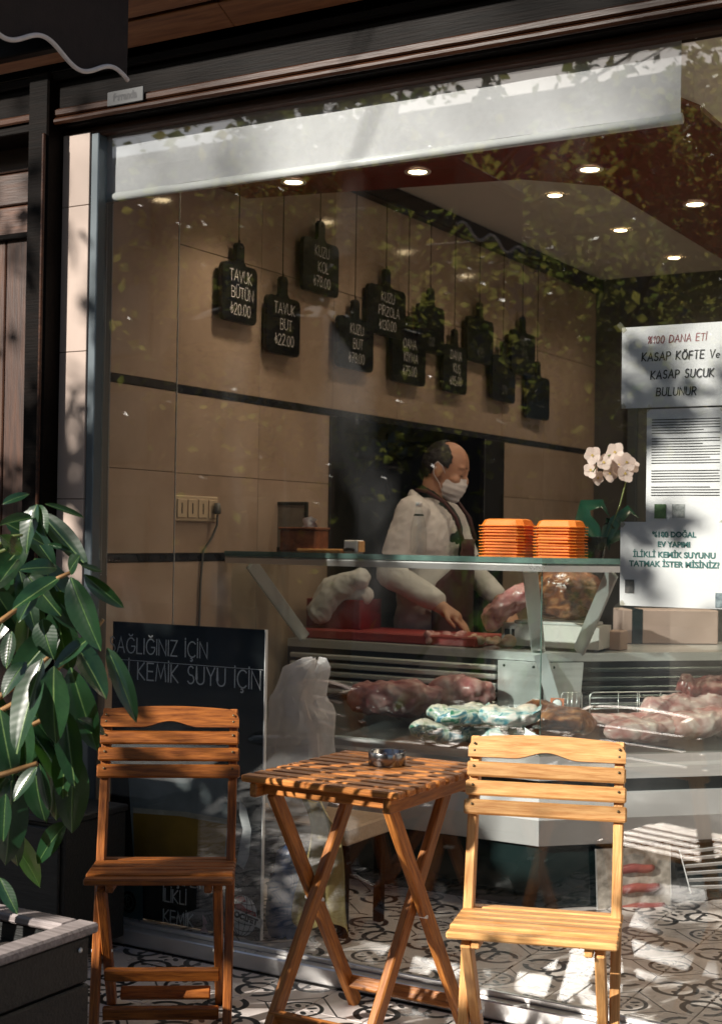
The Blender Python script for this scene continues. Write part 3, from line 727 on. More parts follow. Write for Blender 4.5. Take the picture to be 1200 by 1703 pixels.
for sx, x0 in ((1, TX0+0.06), (-1, TX1-0.06)):
    bar('leg', WOOD, tb, (x0, TY0+0.07, TZ-0.045), (x0, TY1-0.03, 0.0), 0.024, 0.042, up=(0, 1, 0), bev=0.004)
    x2 = x0+sx*0.029
    bar('leg', WOOD, tb, (x2, TY1-0.09, TZ-0.045), (x2, TY0-0.02, 0.0), 0.024, 0.042, up=(0, 1, 0), bev=0.004)
    b = MB(); b.tube([(x0-sx*0.014, 3.255, 0.352), (x2+sx*0.014, 3.255, 0.352)], 0.005, 8); b.build('bolt', STEEL, tb, None, True)
bar('stretcher', WOOD, tb, (TX0+0.07, TY1-0.075, 0.075), (TX1-0.07, TY1-0.075, 0.075), 0.018, 0.036, up=(0, 0.7, 1), bev=0.003)
bar('stretcher', WOOD, tb, (TX0+0.08, TY0+0.048, 0.095), (TX1-0.08, TY0+0.048, 0.095), 0.018, 0.048, up=(0, -0.7, 1), bev=0.003)
# ashtray
ap = on_z(643, 1272, TZ)
ATM = mat('ashtray_steel', (0.30, 0.30, 0.31), 0.22, 1.0, var=0.1)
at = thing('ashtray', 'round brushed steel ashtray on the slatted table', 'ashtray', ap)
lathe('bowl', ATM, at, [(0.0, 0.002), (0.046, 0.002), (0.048, 0.0), (0.0505, 0.003), (0.0505, 0.034), (0.049, 0.037), (0.0455, 0.036), (0.0445, 0.008), (0.0, 0.006)], T(*ap), 32)
for a in (0.9, 3.0, 5.1):
    p = ap+V((0.0485*math.cos(a), 0.0485*math.sin(a), 0.0375)); ob('rest', box_me(0.014, 0.010, 0.004, 0.0015, ATM), ATM, at, T(*p) @ RZ(a))

# ------------------------------------------------------------------ planter and shrub
PX1, PY1, PH = -2.10, 2.42, 0.45
pt = thing('planter_box', 'black weathered plank planter with bleached grey rim at the lower left', 'planter', (-2.4, 2.0, 0))
for k in range(4):
    z0 = 0.02+0.106*k
    box('plank', PLANTW, pt, (PX1-0.022, 1.55, z0), (PX1+random.uniform(-.002, .002), PY1, z0+0.102), 0.005)
    box('plank', PLANTW, pt, (-2.85, PY1-0.024, z0), (PX1-0.0235, PY1-0.002, z0+0.102), 0.005)
    box('plank', PLANTW, pt, (-2.85, 1.552, z0), (PX1-0.0235, 1.574, z0+0.102), 0.005)
    box('plank', PLANTW, pt, (-2.872, 1.575, z0), (-2.851, PY1-0.026, z0+0.102), 0.005)
box('rim', GREYW, pt, (PX1-0.045, 1.52, 0.444), (PX1+0.014, PY1+0.014, 0.466), 0.005)
box('rim', GREYW, pt, (-2.88, PY1-0.042, 0.444), (PX1-0.046, PY1+0.013, 0.4655), 0.005)
box('rim', GREYW, pt, (-2.88, 1.52, 0.444), (PX1-0.046, 1.575, 0.4655), 0.005)
SOIL = mat('potting_soil', (0.03, 0.02, 0.014), 0.95, var=0.4, vs_=40, bump=0.6, bs=60)
box('soil', SOIL, pt, (-2.85, 1.575, 0.02), (PX1-0.024, PY1-0.026, 0.40), 0.01)
for y in (2.385, 1.62):
    lathe('screw', STEEL, pt, [(0, 0.004), (0.005, 0.003), (0.006, 0)], T(PX1+0.002, y, 0.415) @ RY(PI/2), 8)

def leaf_mat():
    m = bpy.data.materials.new('laurel_leaf'); m.use_nodes = True; nt = m.node_tree; N = nt.nodes; L = nt.links; E_.nt = nt
    b = N['Principled BSDF']; b.inputs['Roughness'].default_value = 0.30; b.inputs['Specular IOR Level'].default_value = 0.9
    tc = N.new('ShaderNodeTexCoord'); sp = N.new('ShaderNodeSeparateXYZ'); L.new(tc.outputs['Object'], sp.inputs[0])
    y = e_abs(E_(sp.outputs[1])); x = E_(sp.outputs[0])
    mid = E_.op('SMOOTH_MIN', (y*60.0), 1.0, 0.2)
    vein = E_.op('SINE', (x-y*0.8)*70.0)*0.5+0.5
    nz = N.new('ShaderNodeTexNoise'); nz.inputs['Scale'].default_value = 7; L.new(tc.outputs['Object'], nz.inputs['Vector'])
    oi = N.new('ShaderNodeObjectInfo')
    f = mid*0.75 - vein*0.04 + (E_(nz.outputs['Fac'])-0.5)*0.35 + (E_(oi.outputs['Random'])-0.5)*0.25
    rp = N.new('ShaderNodeValToRGB'); e = rp.color_ramp.elements
    e[0].position = 0.0; e[0].color = (0.15, 0.22, 0.075, 1); e[1].position = 0.75; e[1].color = (0.007, 0.030, 0.011, 1)
    q = rp.color_ramp.elements.new(0.4); q.color = (0.018, 0.062, 0.018, 1)
    L.new(f.v, rp.inputs[0]); L.new(rp.outputs[0], b.inputs['Base Color'])
    bp = N.new('ShaderNodeBump'); bp.inputs['Strength'].default_value = 0.35; bp.inputs['Distance'].default_value = 0.003
    L.new((vein*0.06+mid).v, bp.inputs['Height']); L.new(bp.outputs[0], b.inputs['Normal'])
    tr = N.new('ShaderNodeBsdfTranslucent'); tr.inputs[0].default_value = (0.10, 0.28, 0.03, 1)
    mx = N.new('ShaderNodeMixShader'); mx.inputs[0].default_value = 0.14
    L.new(b.outputs[0], mx.inputs[1]); L.new(tr.outputs[0], mx.inputs[2]); L.new(mx.outputs[0], N['Material Output'].inputs[0])
    return m
LEAFM = leaf_mat()
TWIG = mat('laurel_twig', (0.30, 0.16, 0.06), 0.6, var=0.3, vs_=30)
TWIGG = mat('green_twig', (0.16, 0.20, 0.06), 0.5, var=0.25, vs_=30)
def leaf_me(width, droop, fold, wave):
    n = 10; v = []; f = []
    for i in range(n+1):
        u = i/n; ww = width*math.sin(PI*min(1, u*0.94+0.03))**0.75*(1-0.25*u) if 0 < i < n else 0.012
        if i == n: ww = 0.002
        zc = -droop*u*u
        for s in (-1, -0.5, 0, 0.5, 1):
            v.append((u, s*ww, zc+abs(s)*fold*ww+wave*math.sin(u*9+s)*abs(s)*0.5))
    for i in range(n):
        for k in range(4):
            a = i*5+k; f.append((a, a+5, a+6, a+1))
    me = mesh(v, f, True); me.materials.append(LEAFM); return me
LV = [leaf_me(0.20, 0.10, 0.35, 0.02), leaf_me(0.24, 0.22, 0.25, 0.03), leaf_me(0.17, 0.05, 0.5, 0.015), leaf_me(0.22, 0.3, 0.3, 0.04)]
sh = thing('laurel_shrub', 'broad leaved glossy green shrub growing in the black planter', 'plant', (-2.4, 2.1, 0.40))
def put_leaf(b, tip, nrm, kind=None, wscale=1.0):
    b, tip = V(b), V(tip); x = tip-b; L = x.length; x.normalize(); n = V(nrm)
    y = n.cross(x)
    if y.length < 1e-3: y = V((0, 0, 1)).cross(x)
    y.normalize(); z = x.cross(y)
    M = Matrix(((x.x, y.x, z.x, b.x), (x.y, y.y, z.y, b.y), (x.z, y.z, z.z, b.z), (0, 0, 0, 1))) @ SC(L, L*wscale, L)
    me = LV[random.randrange(4) if kind is None else kind]
    o = ob('leaf', me, LEAFM, sh, M); return o
DP = 2.95
toCam = lambda p: (CP-V(p)).normalized()
# leaves read off the photograph: (base px, tip px, base depth offset, tip depth offset, normal tilt right, up, width)
hand = [((118, 960), (162, 1082), 0, -.04, .1, .4, .95), ((140, 955), (206, 1012), 0, .02, -.1, .6, .95), ((116, 950), (128, 925), 0, -.05, 0, .5, 1.6),
        ((100, 960), (20, 1010), .02, -.06, 0, .8, 1.1), ((60, 985), (30, 1030), 0, -.05, .0, .8, 1.3), ((30, 930), (0, 965), .05, -.02, 0, .9, 1.3),
        ((95, 945), (40, 938), .05, 0, .1, .9, 1.2), ((72, 1095), (18, 1250), 0, -.06, -.3, .3, .95), ((90, 1108), (85, 1238), -.03, -.05, .25, .3, .95),
        ((70, 1030), (80, 1090), 0, -.04, 0, .7, 1.5), ((150, 1060), (88, 1112), .02, -.02, .2, .6, 1.0), ((178, 1078), (232, 1195), .04, .0, .9, .2, .55),
        ((64, 840), (70, 888), .1, .06, .1, .3, 1.2), ((62, 838), (30, 910), .1, .06, -.1, .5, 1.1), ((75, 838), (142, 860), .12, .15, 0, .9, .5),
        ((5, 838), (48, 816), .08, .1, 0, .7, .8), ((80, 905), (118, 915), .15, .15, 0, .9, .8), ((60, 860), (0, 870), .1, .0, 0, .9, .9),
        ((135, 940), (172, 950), .03, .05, 0, .8, .7), ((110, 1180), (122, 1312), .05, .03, .4, .2, .9), ((66, 1270), (82, 1350), 0, 0, .7, .2, .6),
        ((62, 1275), (20, 1330), 0, -.03, -.2, .3, 1.1), ((60, 1290), (66, 1368), .03, .02, .1, .3, 1.4), ((10, 1320), (4, 1400), -.05, -.06, 0, .4, 1.2),
        ((130, 1195), (182, 1220), .12, .15, .1, .9, .8), ((0, 1460), (28, 1520), -.15, -.18, .3, .4, .9), ((44, 1100), (0, 1150), -.03, -.08, -.2, .6, 1.1),
        ((110, 1240), (100, 1330), .06, .06, .2, .3, 1.2), ((40, 1180), (40, 1290), .05, .03, 0, .3, 1.1), ((0, 1180), (20, 1300), .05, .03, .2, .3, 1.1),
        ((20, 1050), (8, 1110), -.05, -.08, 0, .5, 1.2), ((118, 1110), (160, 1250), .14, .14, .2, .1, 1.1), ((95, 1010), (108, 1120), .14, .14, .0, .2, 1.2),
        ((0, 890), (45, 925), .0, .05, 0, .8, 1.0), ((10, 870), (75, 905), .12, .14, 0, .8, .9), ((85, 985), (140, 1050), .12, .10, .2, .3, 1.1),
        ((45, 955), (95, 1020), .10, .06, .1, .5, 1.1)]
for (bx, by), (tx, ty), d0, d1, nr, nu, ws in hand:
    B = at_d(bx, by, DP+d0); Tp = at_d(tx, ty, DP+d1)
    n = ((toCam(B)+sdir).normalized()*0.95+CR*nr*0.6+V((0, 0, (nu-.45)*.5))+V((random.uniform(-.12, .12), random.uniform(-.12, .12), random.uniform(-.12, .12)))).normalized()
    put_leaf(B, Tp, n, None, ws*1.12)
def twig(pts, r, m, ds=None):
    P = [at_d(x, y, DP+0.02+(ds[i] if ds else 0)) for i, (x, y) in enumerate(pts)]
    tube('twig', m, sh, P, [r*(1-0.35*i/len(P)) for i in range(len(P))], 7)
twig([(40, 1005), (70, 985), (95, 962), (118, 952)], 0.0055, TWIG)
twig([(60, 1150), (90, 1118), (112, 1095), (128, 1075), (148, 1062), (172, 1030)], 0.0055, TWIG)
twig([(55, 1120), (75, 1098), (85, 1090)], 0.005, TWIG)
twig([(0, 905), (18, 892), (38, 890)], 0.004, TWIGG); twig([(0, 918), (14, 912), (20, 922)], 0.004, TWIGG)
for (x, y), d in (((40, 1005), 0), ((60, 1150), .02), ((55, 1120), .02), ((0, 905), .03), ((62, 1270), .0), ((110, 1180), .05)):
    top_ = at_d(x, y, DP+0.02+d); base = V((-2.45+random.uniform(-.1, .1), 2.05+random.uniform(-.15, .1), 0.4))
    mid = base.lerp(top_, 0.5)+V((-0.08, -0.02, 0.05))
    tube('stem', TWIG, sh, [base, base.lerp(mid, .5)+V((-.02, 0, .03)), mid, mid.lerp(top_, .5)+V((-.02, 0, .03)), top_], [.012, .011, .009, .007, .0055], 7)
# inner, darker leaves filling the bush
random.seed(21)
for k in range(70):
    px_ = random.uniform(-160, 128); py_ = random.uniform(850, 1385)
    if px_ > 70 and py_ < 1040: continue
    d = random.uniform(0.08, 0.42)
    B = at_d(px_, py_, DP+d); a = random.uniform(0, 2*PI); L = random.uniform(.12, .19)
    dirv = (CR*math.cos(a)*0.7+V((0, 0, -0.75+0.3*math.sin(a)))+CW*random.uniform(-.4, .3)).normalized()
    put_leaf(B, B+dirv*L, (toCam(B)*0.6+V((random.uniform(-.5, .5), random.uniform(-.5, .5), .6))).normalized(), None, 1.0)
random.seed(9)

# black box standing in for an unidentified dark thing behind the planter
xr_ = on_y(140, 1400, 3.38).x; zt_ = on_y(100, 1348, 3.38).z
cb_ = thing('black_stand_in', 'low black wooden stand-in box filling the dark corner behind the shrub', 'stand_in', (xr_-0.5, 3.4, 0))
box('carcass', PLANTW, cb_, (xr_-1.1, 3.30, 0.03), (xr_-0.004, 3.585, zt_-0.022), 0.004)
box('top', PLANTW, cb_, (xr_-1.11, 3.285, zt_-0.0215), (xr_+0.004, 3.588, zt_), 0.004)
for k in range(2): box('door', PLANTW, cb_, (xr_-1.09+0.54*k, 3.288, 0.05), (xr_-0.56+0.54*k, 3.2995, zt_-0.035), 0.004)
# ------------------------------------------------------------------ orange foam trays in two stacks on the shelf
def tray_me(sx, sy, h):
    def ring(ax, ay, z, ch=0.02): return [(-ax+ch, -ay, z), (ax-ch, -ay, z), (ax, -ay+ch, z), (ax, ay-ch, z), (ax-ch, ay, z), (-ax+ch, ay, z), (-ax, ay-ch, z), (-ax, -ay+ch, z)]
    rings = [ring(sx-.022, sy-.022, h), ring(sx-.012, sy-.012, h-.004), ring(sx-.004, sy-.004, .004), ring(sx+.004, sy+.004, .003), ring(sx+.004, sy+.004, .0), ring(sx-.008, sy-.008, 0.0)]
    v = [p for r in rings for p in r]; f = [tuple(range(8))]
    for k in range(5):
        for i in range(8): a = k*8+i; c = k*8+(i+1) % 8; f.append((a, a+8, c+8, c))
    me = mesh(v, f); me.materials.append(ORANGE); return me
TRY = tray_me(0.088, 0.065, 0.026)
SH = 1.2617
ORD = ['top', 'second', 'third', 'fourth', 'fifth', 'sixth', 'seventh', 'eighth', 'ninth', 'tenth', 'bottom']
def stack(px_, n, dz, where, sc_=1.0, Y=4.66):
    p = on_y(px_, 922, Y)
    for k in range(n):
        o = ob('foam_tray', TRY, ORANGE, None, T(p.x+random.uniform(-.002, .002), p.y+random.uniform(-.002, .002), SH+dz*k) @ RZ(R(-2)+random.uniform(-.025, .025)) @ SC(sc_, 1, 1))
        w_ = ORD[n-1-k]; w_ = w_+' tray of the orange stack' if w_ in ('top', 'bottom') else w_+' orange foam tray from the top in the stack'
        tag(o, w_+' '+where, 'tray', 'orange trays stacked on the counter')
stack(844, 11, 0.0108, 'nearest the butcher')
stack(931, 11, 0.0105, 'nearest the orchid', 0.9)

# glass bottle
CLEARB = glass('bottle_glass', (0.96, 0.98, 0.975), 0.05, k=0.6)
bp_ = on_y(695, 922, 4.70); bp_.z = SH+0.0005
bt = thing('glass_bottle', 'empty clear glass bottle with white cap in front of the butcher', 'bottle', bp_)
lathe('body', CLEARB, bt, [(0.0, 0.004), (0.026, 0.003), (0.031, 0.008), (0.031, 0.085), (0.024, 0.125), (0.012, 0.165), (0.010, 0.178), (0.0105, 0.186)], T(*bp_))
lathe('cap', SATIN, bt, [(0.0115, 0.178), (0.0125, 0.179), (0.0125, 0.192), (0.011, 0.195), (0.0, 0.1955)], T(*bp_))
lathe('label_band', GREENT, bt, [(0.0200, 0.143), (0.0166, 0.150)], T(*bp_))
# small white cup box with black clip
cp = on_y(588, 920, 4.68); cp.z = SH
cbx = thing('white_dispenser', 'small white block dispenser on the counter shelf', 'dispenser', cp)
ob('body', box_me(0.062, 0.05, 0.048, 0.004, SATIN), SATIN, cbx, T(cp.x, cp.y, cp.z+0.0245))
ob('side_panel', box_me(0.004, 0.046, 0.042, 0.001, WOODL), WOODL, cbx, T(cp.x+0.0335, cp.y, cp.z+0.024))
tube('clip', BLACK, cbx, [(cp.x-0.028, cp.y-0.028, cp.z+0.010), (cp.x-0.01, cp.y-0.03, cp.z+0.014), (cp.x+0.012, cp.y-0.03, cp.z+0.014), (cp.x+0.018, cp.y-0.028, cp.z+0.008)], 0.006, 8)
# carved wooden box with a tissue and a frame behind it
wp = on_y(505, 920, 4.74); wp.z = SH
CARVE = mat('carved_red_wood', (0.10, 0.03, 0.012), 0.5, var=0.0, c2=(0.25, 0.09, 0.035), vs_=30, bump=0.6, bs=45)
wb = thing('tissue_box', 'carved brown wooden tissue box with a white tissue sticking out', 'box', wp)
ob('case', box_me(0.17, 0.10, 0.085, 0.006, CARVE), CARVE, wb, T(wp.x, wp.y, wp.z+0.043))
ob('lid', box_me(0.178, 0.108, 0.010, 0.003, CARVE), CARVE, wb, T(wp.x, wp.y, wp.z+0.091))
tv = []
for i in range(5):
    for j in range(4): tv.append((wp.x-0.01+0.018*i+0.004*math.sin(j*2.2), wp.y+0.012*math.sin(i*2.3+j), wp.z+0.0965+0.014*j*(1-0.12*abs(i-2))))
ob('tissue', mesh(tv, [(i*4+j, (i+1)*4+j, (i+1)*4+j+1, i*4+j+1) for i in range(4) for j in range(3)], True), PAPER, wb)
fp = on_y(480, 920, 4.86); fp.z = SH
pf = thing('picture_frame', 'dark green picture frame standing behind the carved box', 'frame', fp)
FRM = mat('dark_green_frame', (0.02, 0.022, 0.014), 0.4, var=0.2)
for lo, hi in (((-.085, 0, 0), (-.07, .014, .20)), ((.07, 0, 0), (.085, .014, .20)), ((-.0695, 0, .185), (.0695, .014, .20)), ((-.0695, 0, 0), (.0695, .014, .015))):
    box('frame_bar', FRM, pf, lo, hi, 0.002, T(*fp))
box('print', mat('faded_print', (0.20, 0.17, 0.13), 0.5, var=0.3, vs_=12), pf, (-.0695, .004, .0155), (.0695, .010, .1845), 0, T(*fp))
pl_ = on_y(540, 921, 4.72); pl_.z = SH
tag(ob('wooden_tray', box_me(0.20, 0.10, 0.012, 0.003, WOODL), WOODL, None, T(pl_.x, pl_.y, SH+0.0065)), 'low pale wooden tray beside the carved tissue box', 'tray')

# ------------------------------------------------------------------ orchid at the corner of the shelf
op = lerp_st(0.20, SH, 1, 0.115)
oc = thing('orchid', 'white orchid with broad dark leaves in a dark pot on the counter', 'plant', op)
POT = mat('dark_glazed_pot', (0.010, 0.018, 0.016), 0.2, var=0.2)
lathe('pot', POT, oc, [(0.0, 0.0), (0.045, 0.0), (0.058, 0.07), (0.060, 0.075), (0.054, 0.075), (0.05, 0.06), (0.0, 0.058)], T(*op))
OLEAF = mat('orchid_leaf', (0.006, 0.045, 0.022), 0.28, var=0.2, vs_=8, spec=0.6)
PETAL = mat('white_petal', (0.74, 0.62, 0.57), 0.6, var=0.06, vs_=20, trans=0.3)
THRT = mat('orchid_throat', (0.55, 0.40, 0.12), 0.6, var=0.2)
def strip_leaf(name, m, parent, pts, ws, nrm):
    v = []; f = []; n = V(nrm)
    for i, (p, w_) in enumerate(zip(pts, ws)):
        t = (V(pts[min(i+1, len(pts)-1)])-V(pts[max(i-1, 0)])).normalized(); s = n.cross(t).normalized()
        v += [V(p)-s*w_+n*w_*0.3, V(p), V(p)+s*w_+n*w_*0.3]
    for i in range(len(pts)-1):
        a = 3*i; f += [(a, a+1, a+4, a+3), (a+1, a+2, a+5, a+4)]
    return ob(name, mesh(v, f, True), m, parent)
od = (op-CP).dot(CW)
def opx(x, y, dd=0.0): return at_d(x, y, od+dd)
for pts, wmax in (([(1000, 905), (985, 880), (968, 862), (972, 842), (1000, 838), (1012, 858)], .030), ([(1005, 905), (1012, 880), (1015, 862), (1012, 915)], .026),
                  ([(1008, 900), (1022, 868), (1045, 848), (1062, 862)], .022), ([(995, 905), (975, 885), (962, 880)], .02), ([(1005, 905), (1030, 890), (1058, 895)], .02)):
    P = [opx(x, y, 0.01*i) for i, (x, y) in enumerate(pts)]
    n = len(P); strip_leaf('leaf', OLEAF, oc, P, [wmax*math.sin(PI*(0.18+0.80*i/(n-1))) for i in range(n)], (-CW+V((0, 0, .5))).normalized())
tube('flower_stem', TWIGG, oc, [opx(1003, 905), opx(1030, 840, .02), opx(1045, 780, .03), opx(1030, 750, .02), opx(1000, 762, 0), opx(985, 785, -.01)], 0.0025, 6)
random.seed(4)
def petal_me():
    v = []; f = []
    for i in range(5):
        u = i/4; w_ = 0.55*math.sin(PI*(0.12+0.8*u))
        v += [(u, -w_, .18*u*u), (u, 0, .05+.18*u*u), (u, w_, .18*u*u)]
    for i in range(4): a = 3*i; f += [(a, a+1, a+4, a+3), (a+1, a+2, a+5, a+4)]
    me = mesh(v, f, True); me.materials.append(PETAL); return me
PTM = petal_me()
for x, y, s in ((985, 757, .034), (1003, 770, .03), (1022, 752, .036), (1042, 768, .034), (1012, 788, .033), (1038, 788, .034), (982, 782, .03), (1030, 772, .036), (992, 795, .026), (1050, 775, .028)):
    c = opx(x, y, random.uniform(-.04, .02)); zax = (-CW+CR*random.uniform(-.6, .6)+V((0, 0, random.uniform(-.5, .5)))).normalized()
    xa = zax.cross(V((0, 0, 1))).normalized(); ya = zax.cross(xa)
    F = Matrix(((xa.x, ya.x, zax.x, c.x), (xa.y, ya.y, zax.y, c.y), (xa.z, ya.z, zax.z, c.z), (0, 0, 0, 1)))
    a0 = random.uniform(0, 1)
    fl = ob('flower', mesh([(0, 0, .0), (.006, 0, .006), (0, .006, .006), (-.006, 0, .006), (0, -.006, .008)], [(0, 1, 2), (0, 2, 3), (0, 3, 4), (0, 4, 1), (1, 2, 3, 4)]), THRT, oc, F)
    for k in range(5):
        ob('petal', PTM, PETAL, fl, F @ RZ(a0+k*2*PI/5) @ T(0.002, 0, 0.001*k) @ SC(s*(1.0 if k % 2 else 0.85), s, s))

# ------------------------------------------------------------------ meat
def meat_mat(name, ca, cb, cc, s=9.0, rough=0.28):
    m = bpy.data.materials.new(name); m.use_nodes = True; nt = m.node_tree; N = nt.nodes; L = nt.links
    b = N['Principled BSDF']; b.inputs['Roughness'].default_value = rough; b.inputs['Specular IOR Level'].default_value = 0.6
    tc = N.new('ShaderNodeTexCoord'); nz = N.new('ShaderNodeTexNoise'); nz.inputs['Scale'].default_value = s; nz.inputs['Detail'].default_value = 6; nz.inputs['Distortion'].default_value = 1.6
    mp = N.new('ShaderNodeMapping'); mp.inputs['Scale'].default_value = (1, 1.6, 1.6); L.new(tc.outputs['Object'], mp.inputs[0]); L.new(mp.outputs[0], nz.inputs['Vector'])
    rp = N.new('ShaderNodeValToRGB'); e = rp.color_ramp.elements; e[0].position = 0.36; e[0].color = (*ca, 1); e[1].position = 0.66; e[1].color = (*cc, 1)
    q = e.new(0.5); q.color = (*cb, 1); L.new(nz.outputs['Fac'], rp.inputs[0]); L.new(rp.outputs[0], b.inputs['Base Color'])
    bp = N.new('ShaderNodeBump'); bp.inputs['Strength'].default_value = 0.4; bp.inputs['Distance'].default_value = 0.01
    L.new(nz.outputs['Fac'], bp.inputs['Height']); L.new(bp.outputs[0], b.inputs['Normal'])
    b.inputs['Subsurface Weight'].default_value = 0.1; b.inputs['Subsurface Radius'].default_value = (0.02, 0.006, 0.004)
    return m
LAMB = meat_mat('lamb_meat', (0.42, 0.14, 0.14), (0.58, 0.28, 0.27), (0.72, 0.50, 0.47), 6)
DARKM = meat_mat('dark_beef', (0.10, 0.016, 0.014), (0.22, 0.05, 0.045), (0.45, 0.26, 0.22))
FATM = meat_mat('fatty_meat', (0.40, 0.16, 0.15), (0.62, 0.42, 0.39), (0.74, 0.62, 0.58), 7)
BROWNM = meat_mat('cured_brown_meat', (0.09, 0.028, 0.012), (0.20, 0.065, 0.025), (0.42, 0.19, 0.08), 16)
CHICK = meat_mat('chicken_meat', (0.60, 0.36, 0.24), (0.68, 0.48, 0.33), (0.75, 0.64, 0.52))
def meat(name, label, m, c, prims, rz=0, voxel=0.009, amp=0.012, freq=14, seed=1, rx=0):
    me = blob_me(prims, voxel, 3, amp, freq, seed, amp*0.35, amp*.5, (16, 22, 22))
    z0 = min(v.co.z for v in me.vertices); c = V(c)
    for v in me.vertices: v.co.z -= z0
    o = ob(name, me, m, None, T(*c) @ RZ(rz)); tag(o, label, 'meat', 'meat in the counter'); return o
def tray_pt(x, y, wd=None, sg=0):
    """point of the sloping display tray seen at a pixel"""
    z0 = 0.62
    for _ in range(6):
        p = on_z(x, y, z0)
        wdd = p.y-4.5 if sg == 0 else (p-C0).dot(NR)
        wdd = min(0.40, max(0.04, wdd)); z0 = 0.586+(wdd-0.031)*0.088/0.4+0.003
    return p
c = tray_pt(610, 1228); c = V((c.x, 4.72, 0.64))
meat('lamb_joint', 'pink lamb leg at the left of the display tray beside the plastic bag', LAMB, (c.x, c.y, c.z), [('c', (-.15, .0, .05), (.06, 0, .06), .055, .07), ('c', (.06, 0, .06), (.17, .02, .06), .06, .04), ('e', (-.13, .03, .06), (.07, .05, .05))], R(8), seed=2)
meat('lamb_shoulder', 'wrapped pink lamb shoulder leaning behind the lamb leg', LAMB, (c.x+0.20, 4.80, 0.655), [('e', (0, 0, .07), (.12, .07, .07)), ('c', (-.1, 0, .05), (.12, .02, .08), .05, .045), ('e', (.08, -.02, .09), (.06, .05, .05))], R(-10), seed=5)
meat('cured_joint', 'brown cured joint of meat beside the orange price tag', BROWNM, lerp_st(0.17, 0.617, 1, 0.045), [('e', (0, 0, .05), (.13, .085, .055)), ('e', (-.06, .06, .07), (.09, .05, .05)), ('e', (.07, .02, .045), (.07, .06, .04))], R(40), seed=7, amp=.008)
meat('lamb_shank', 'thin lamb shank with white bone end in front of the wire rack', FATM, lerp_st(0.24, 0.635, 1, 0.185), [('c', (-.13, 0, .03), (.11, 0, .035), .022, .032), ('e', (.13, 0, .04), (.04, .03, .03)), ('e', (-.14, 0, .03), (.03, .022, .025))], R(38), seed=9, amp=.006, voxel=.006)
meat('lamb_rack', 'large pale fatty piece of meat in front of the shank', FATM, lerp_st(0.11, 0.607, 1, 0.225), [('e', (0, 0, .035), (.13, .07, .04)), ('e', (.09, .02, .04), (.09, .06, .045)), ('e', (-.08, 0, .03), (.06, .05, .03))], R(45), seed=12)
meat('beef_piece', 'raw reddish marbled piece at the right edge of the tray', FATM, lerp_st(0.13, 0.612, 1, 0.36), [('e', (0, 0, .04), (.13, .08, .045)), ('e', (.10, .03, .045), (.09, .07, .05)), ('e', (-.07, -.03, .03), (.06, .04, .03))], R(45), seed=15)
meat('neck_piece', 'long pale neck piece lying above the marbled meat', FATM, lerp_st(0.27, 0.643, 1, 0.36), [('c', (-.12, 0, .045), (.16, 0, .05), .045, .055), ('e', (-.13, 0, .045), (.045, .045, .045))], R(46), seed=17)
meat('dark_cut', 'dark red curled cut of beef at the far right', DARKM, lerp_st(0.30, 0.70, 1, 0.43), [('e', (0, 0, .05), (.12, .06, .05)), ('e', (-.08, 0, .06), (.05, .05, .05)), ('e', (.1, .02, .06), (.08, .05, .045))], R(45), seed=19, amp=.02, freq=18)
# price tag
tg = lerp_st(0.22, 0.735, 1, 0.038)
TAGM = mat('orange_tag', (0.55, 0.14, 0.04), 0.5, var=0.08)
ptg = thing('price_tag', 'small orange square tag with a white disc on the brown joint', 'tag', tg)
Mt = T(*tg) @ RZ(R(12)) @ RX(R(-14))
ob('card', box_me(0.05, 0.003, 0.042, 0.0008, TAGM), TAGM, ptg, Mt)
lathe('disc', PAPER, ptg, [(0.0, 0.0012), (0.016, 0.001), (0.0165, 0.0)], Mt @ T(0, -0.0016, 0) @ RX(PI/2), 20)
lathe('disc_rim', KICK, ptg, [(0.0165, 0.0016), (0.018, 0.0016), (0.018, 0)], Mt @ T(0, -0.0016, 0) @ RX(PI/2), 20)
tube('pin', STEEL, ptg, [tg+V((0, .002, -.02)), tg+V((0.0, .012, -.07))], 0.0015, 5)
# chicken packs with green and blue print
def pack_mat(name, a, b_, c_):
    m = bpy.data.materials.new(name); m.use_nodes = True; nt = m.node_tree; N = nt.nodes; L = nt.links
    b = N['Principled BSDF']; b.inputs['Roughness'].default_value = 0.3; b.inputs['Specular IOR Level'].default_value = 0.6
    tc = N.new('ShaderNodeTexCoord'); nz = N.new('ShaderNodeTexNoise'); nz.inputs['Scale'].default_value = 24; nz.inputs['Detail'].default_value = 4; nz.inputs['Distortion'].default_value = 1.2
    L.new(tc.outputs['Object'], nz.inputs['Vector']); rp = N.new('ShaderNodeValToRGB'); e = rp.color_ramp.elements; rp.color_ramp.interpolation = 'EASE'
    e[0].position = 0.38; e[0].color = (*a, 1); e[1].position = 0.62; e[1].color = (*c_, 1); q = e.new(0.5); q.color = (*b_, 1)
    L.new(nz.outputs['Fac'], rp.inputs[0])
    sp = N.new('ShaderNodeSeparateXYZ'); L.new(tc.outputs['Object'], sp.inputs[0]); mr = N.new('ShaderNodeMapRange'); mr.inputs[1].default_value = 0.080; mr.inputs[2].default_value = 0.115
    L.new(sp.outputs[2], mr.inputs[0]); mx = N.new('ShaderNodeMix'); mx.data_type = 'RGBA'; mx.inputs[7].default_value = (0.72, 0.62, 0.48, 1)
    L.new(mr.outputs[0], mx.inputs[0]); L.new(rp.outputs[0], mx.inputs[6]); L.new(mx.outputs[2], b.inputs['Base Color'])
    return m
PK1 = pack_mat('green_pack', (0.03, 0.20, 0.12), (0.50, 0.58, 0.50), (0.06, 0.22, 0.28))
PK2 = pack_mat('blue_green_pack', (0.08, 0.28, 0.33), (0.45, 0.58, 0.54), (0.66, 0.66, 0.62))
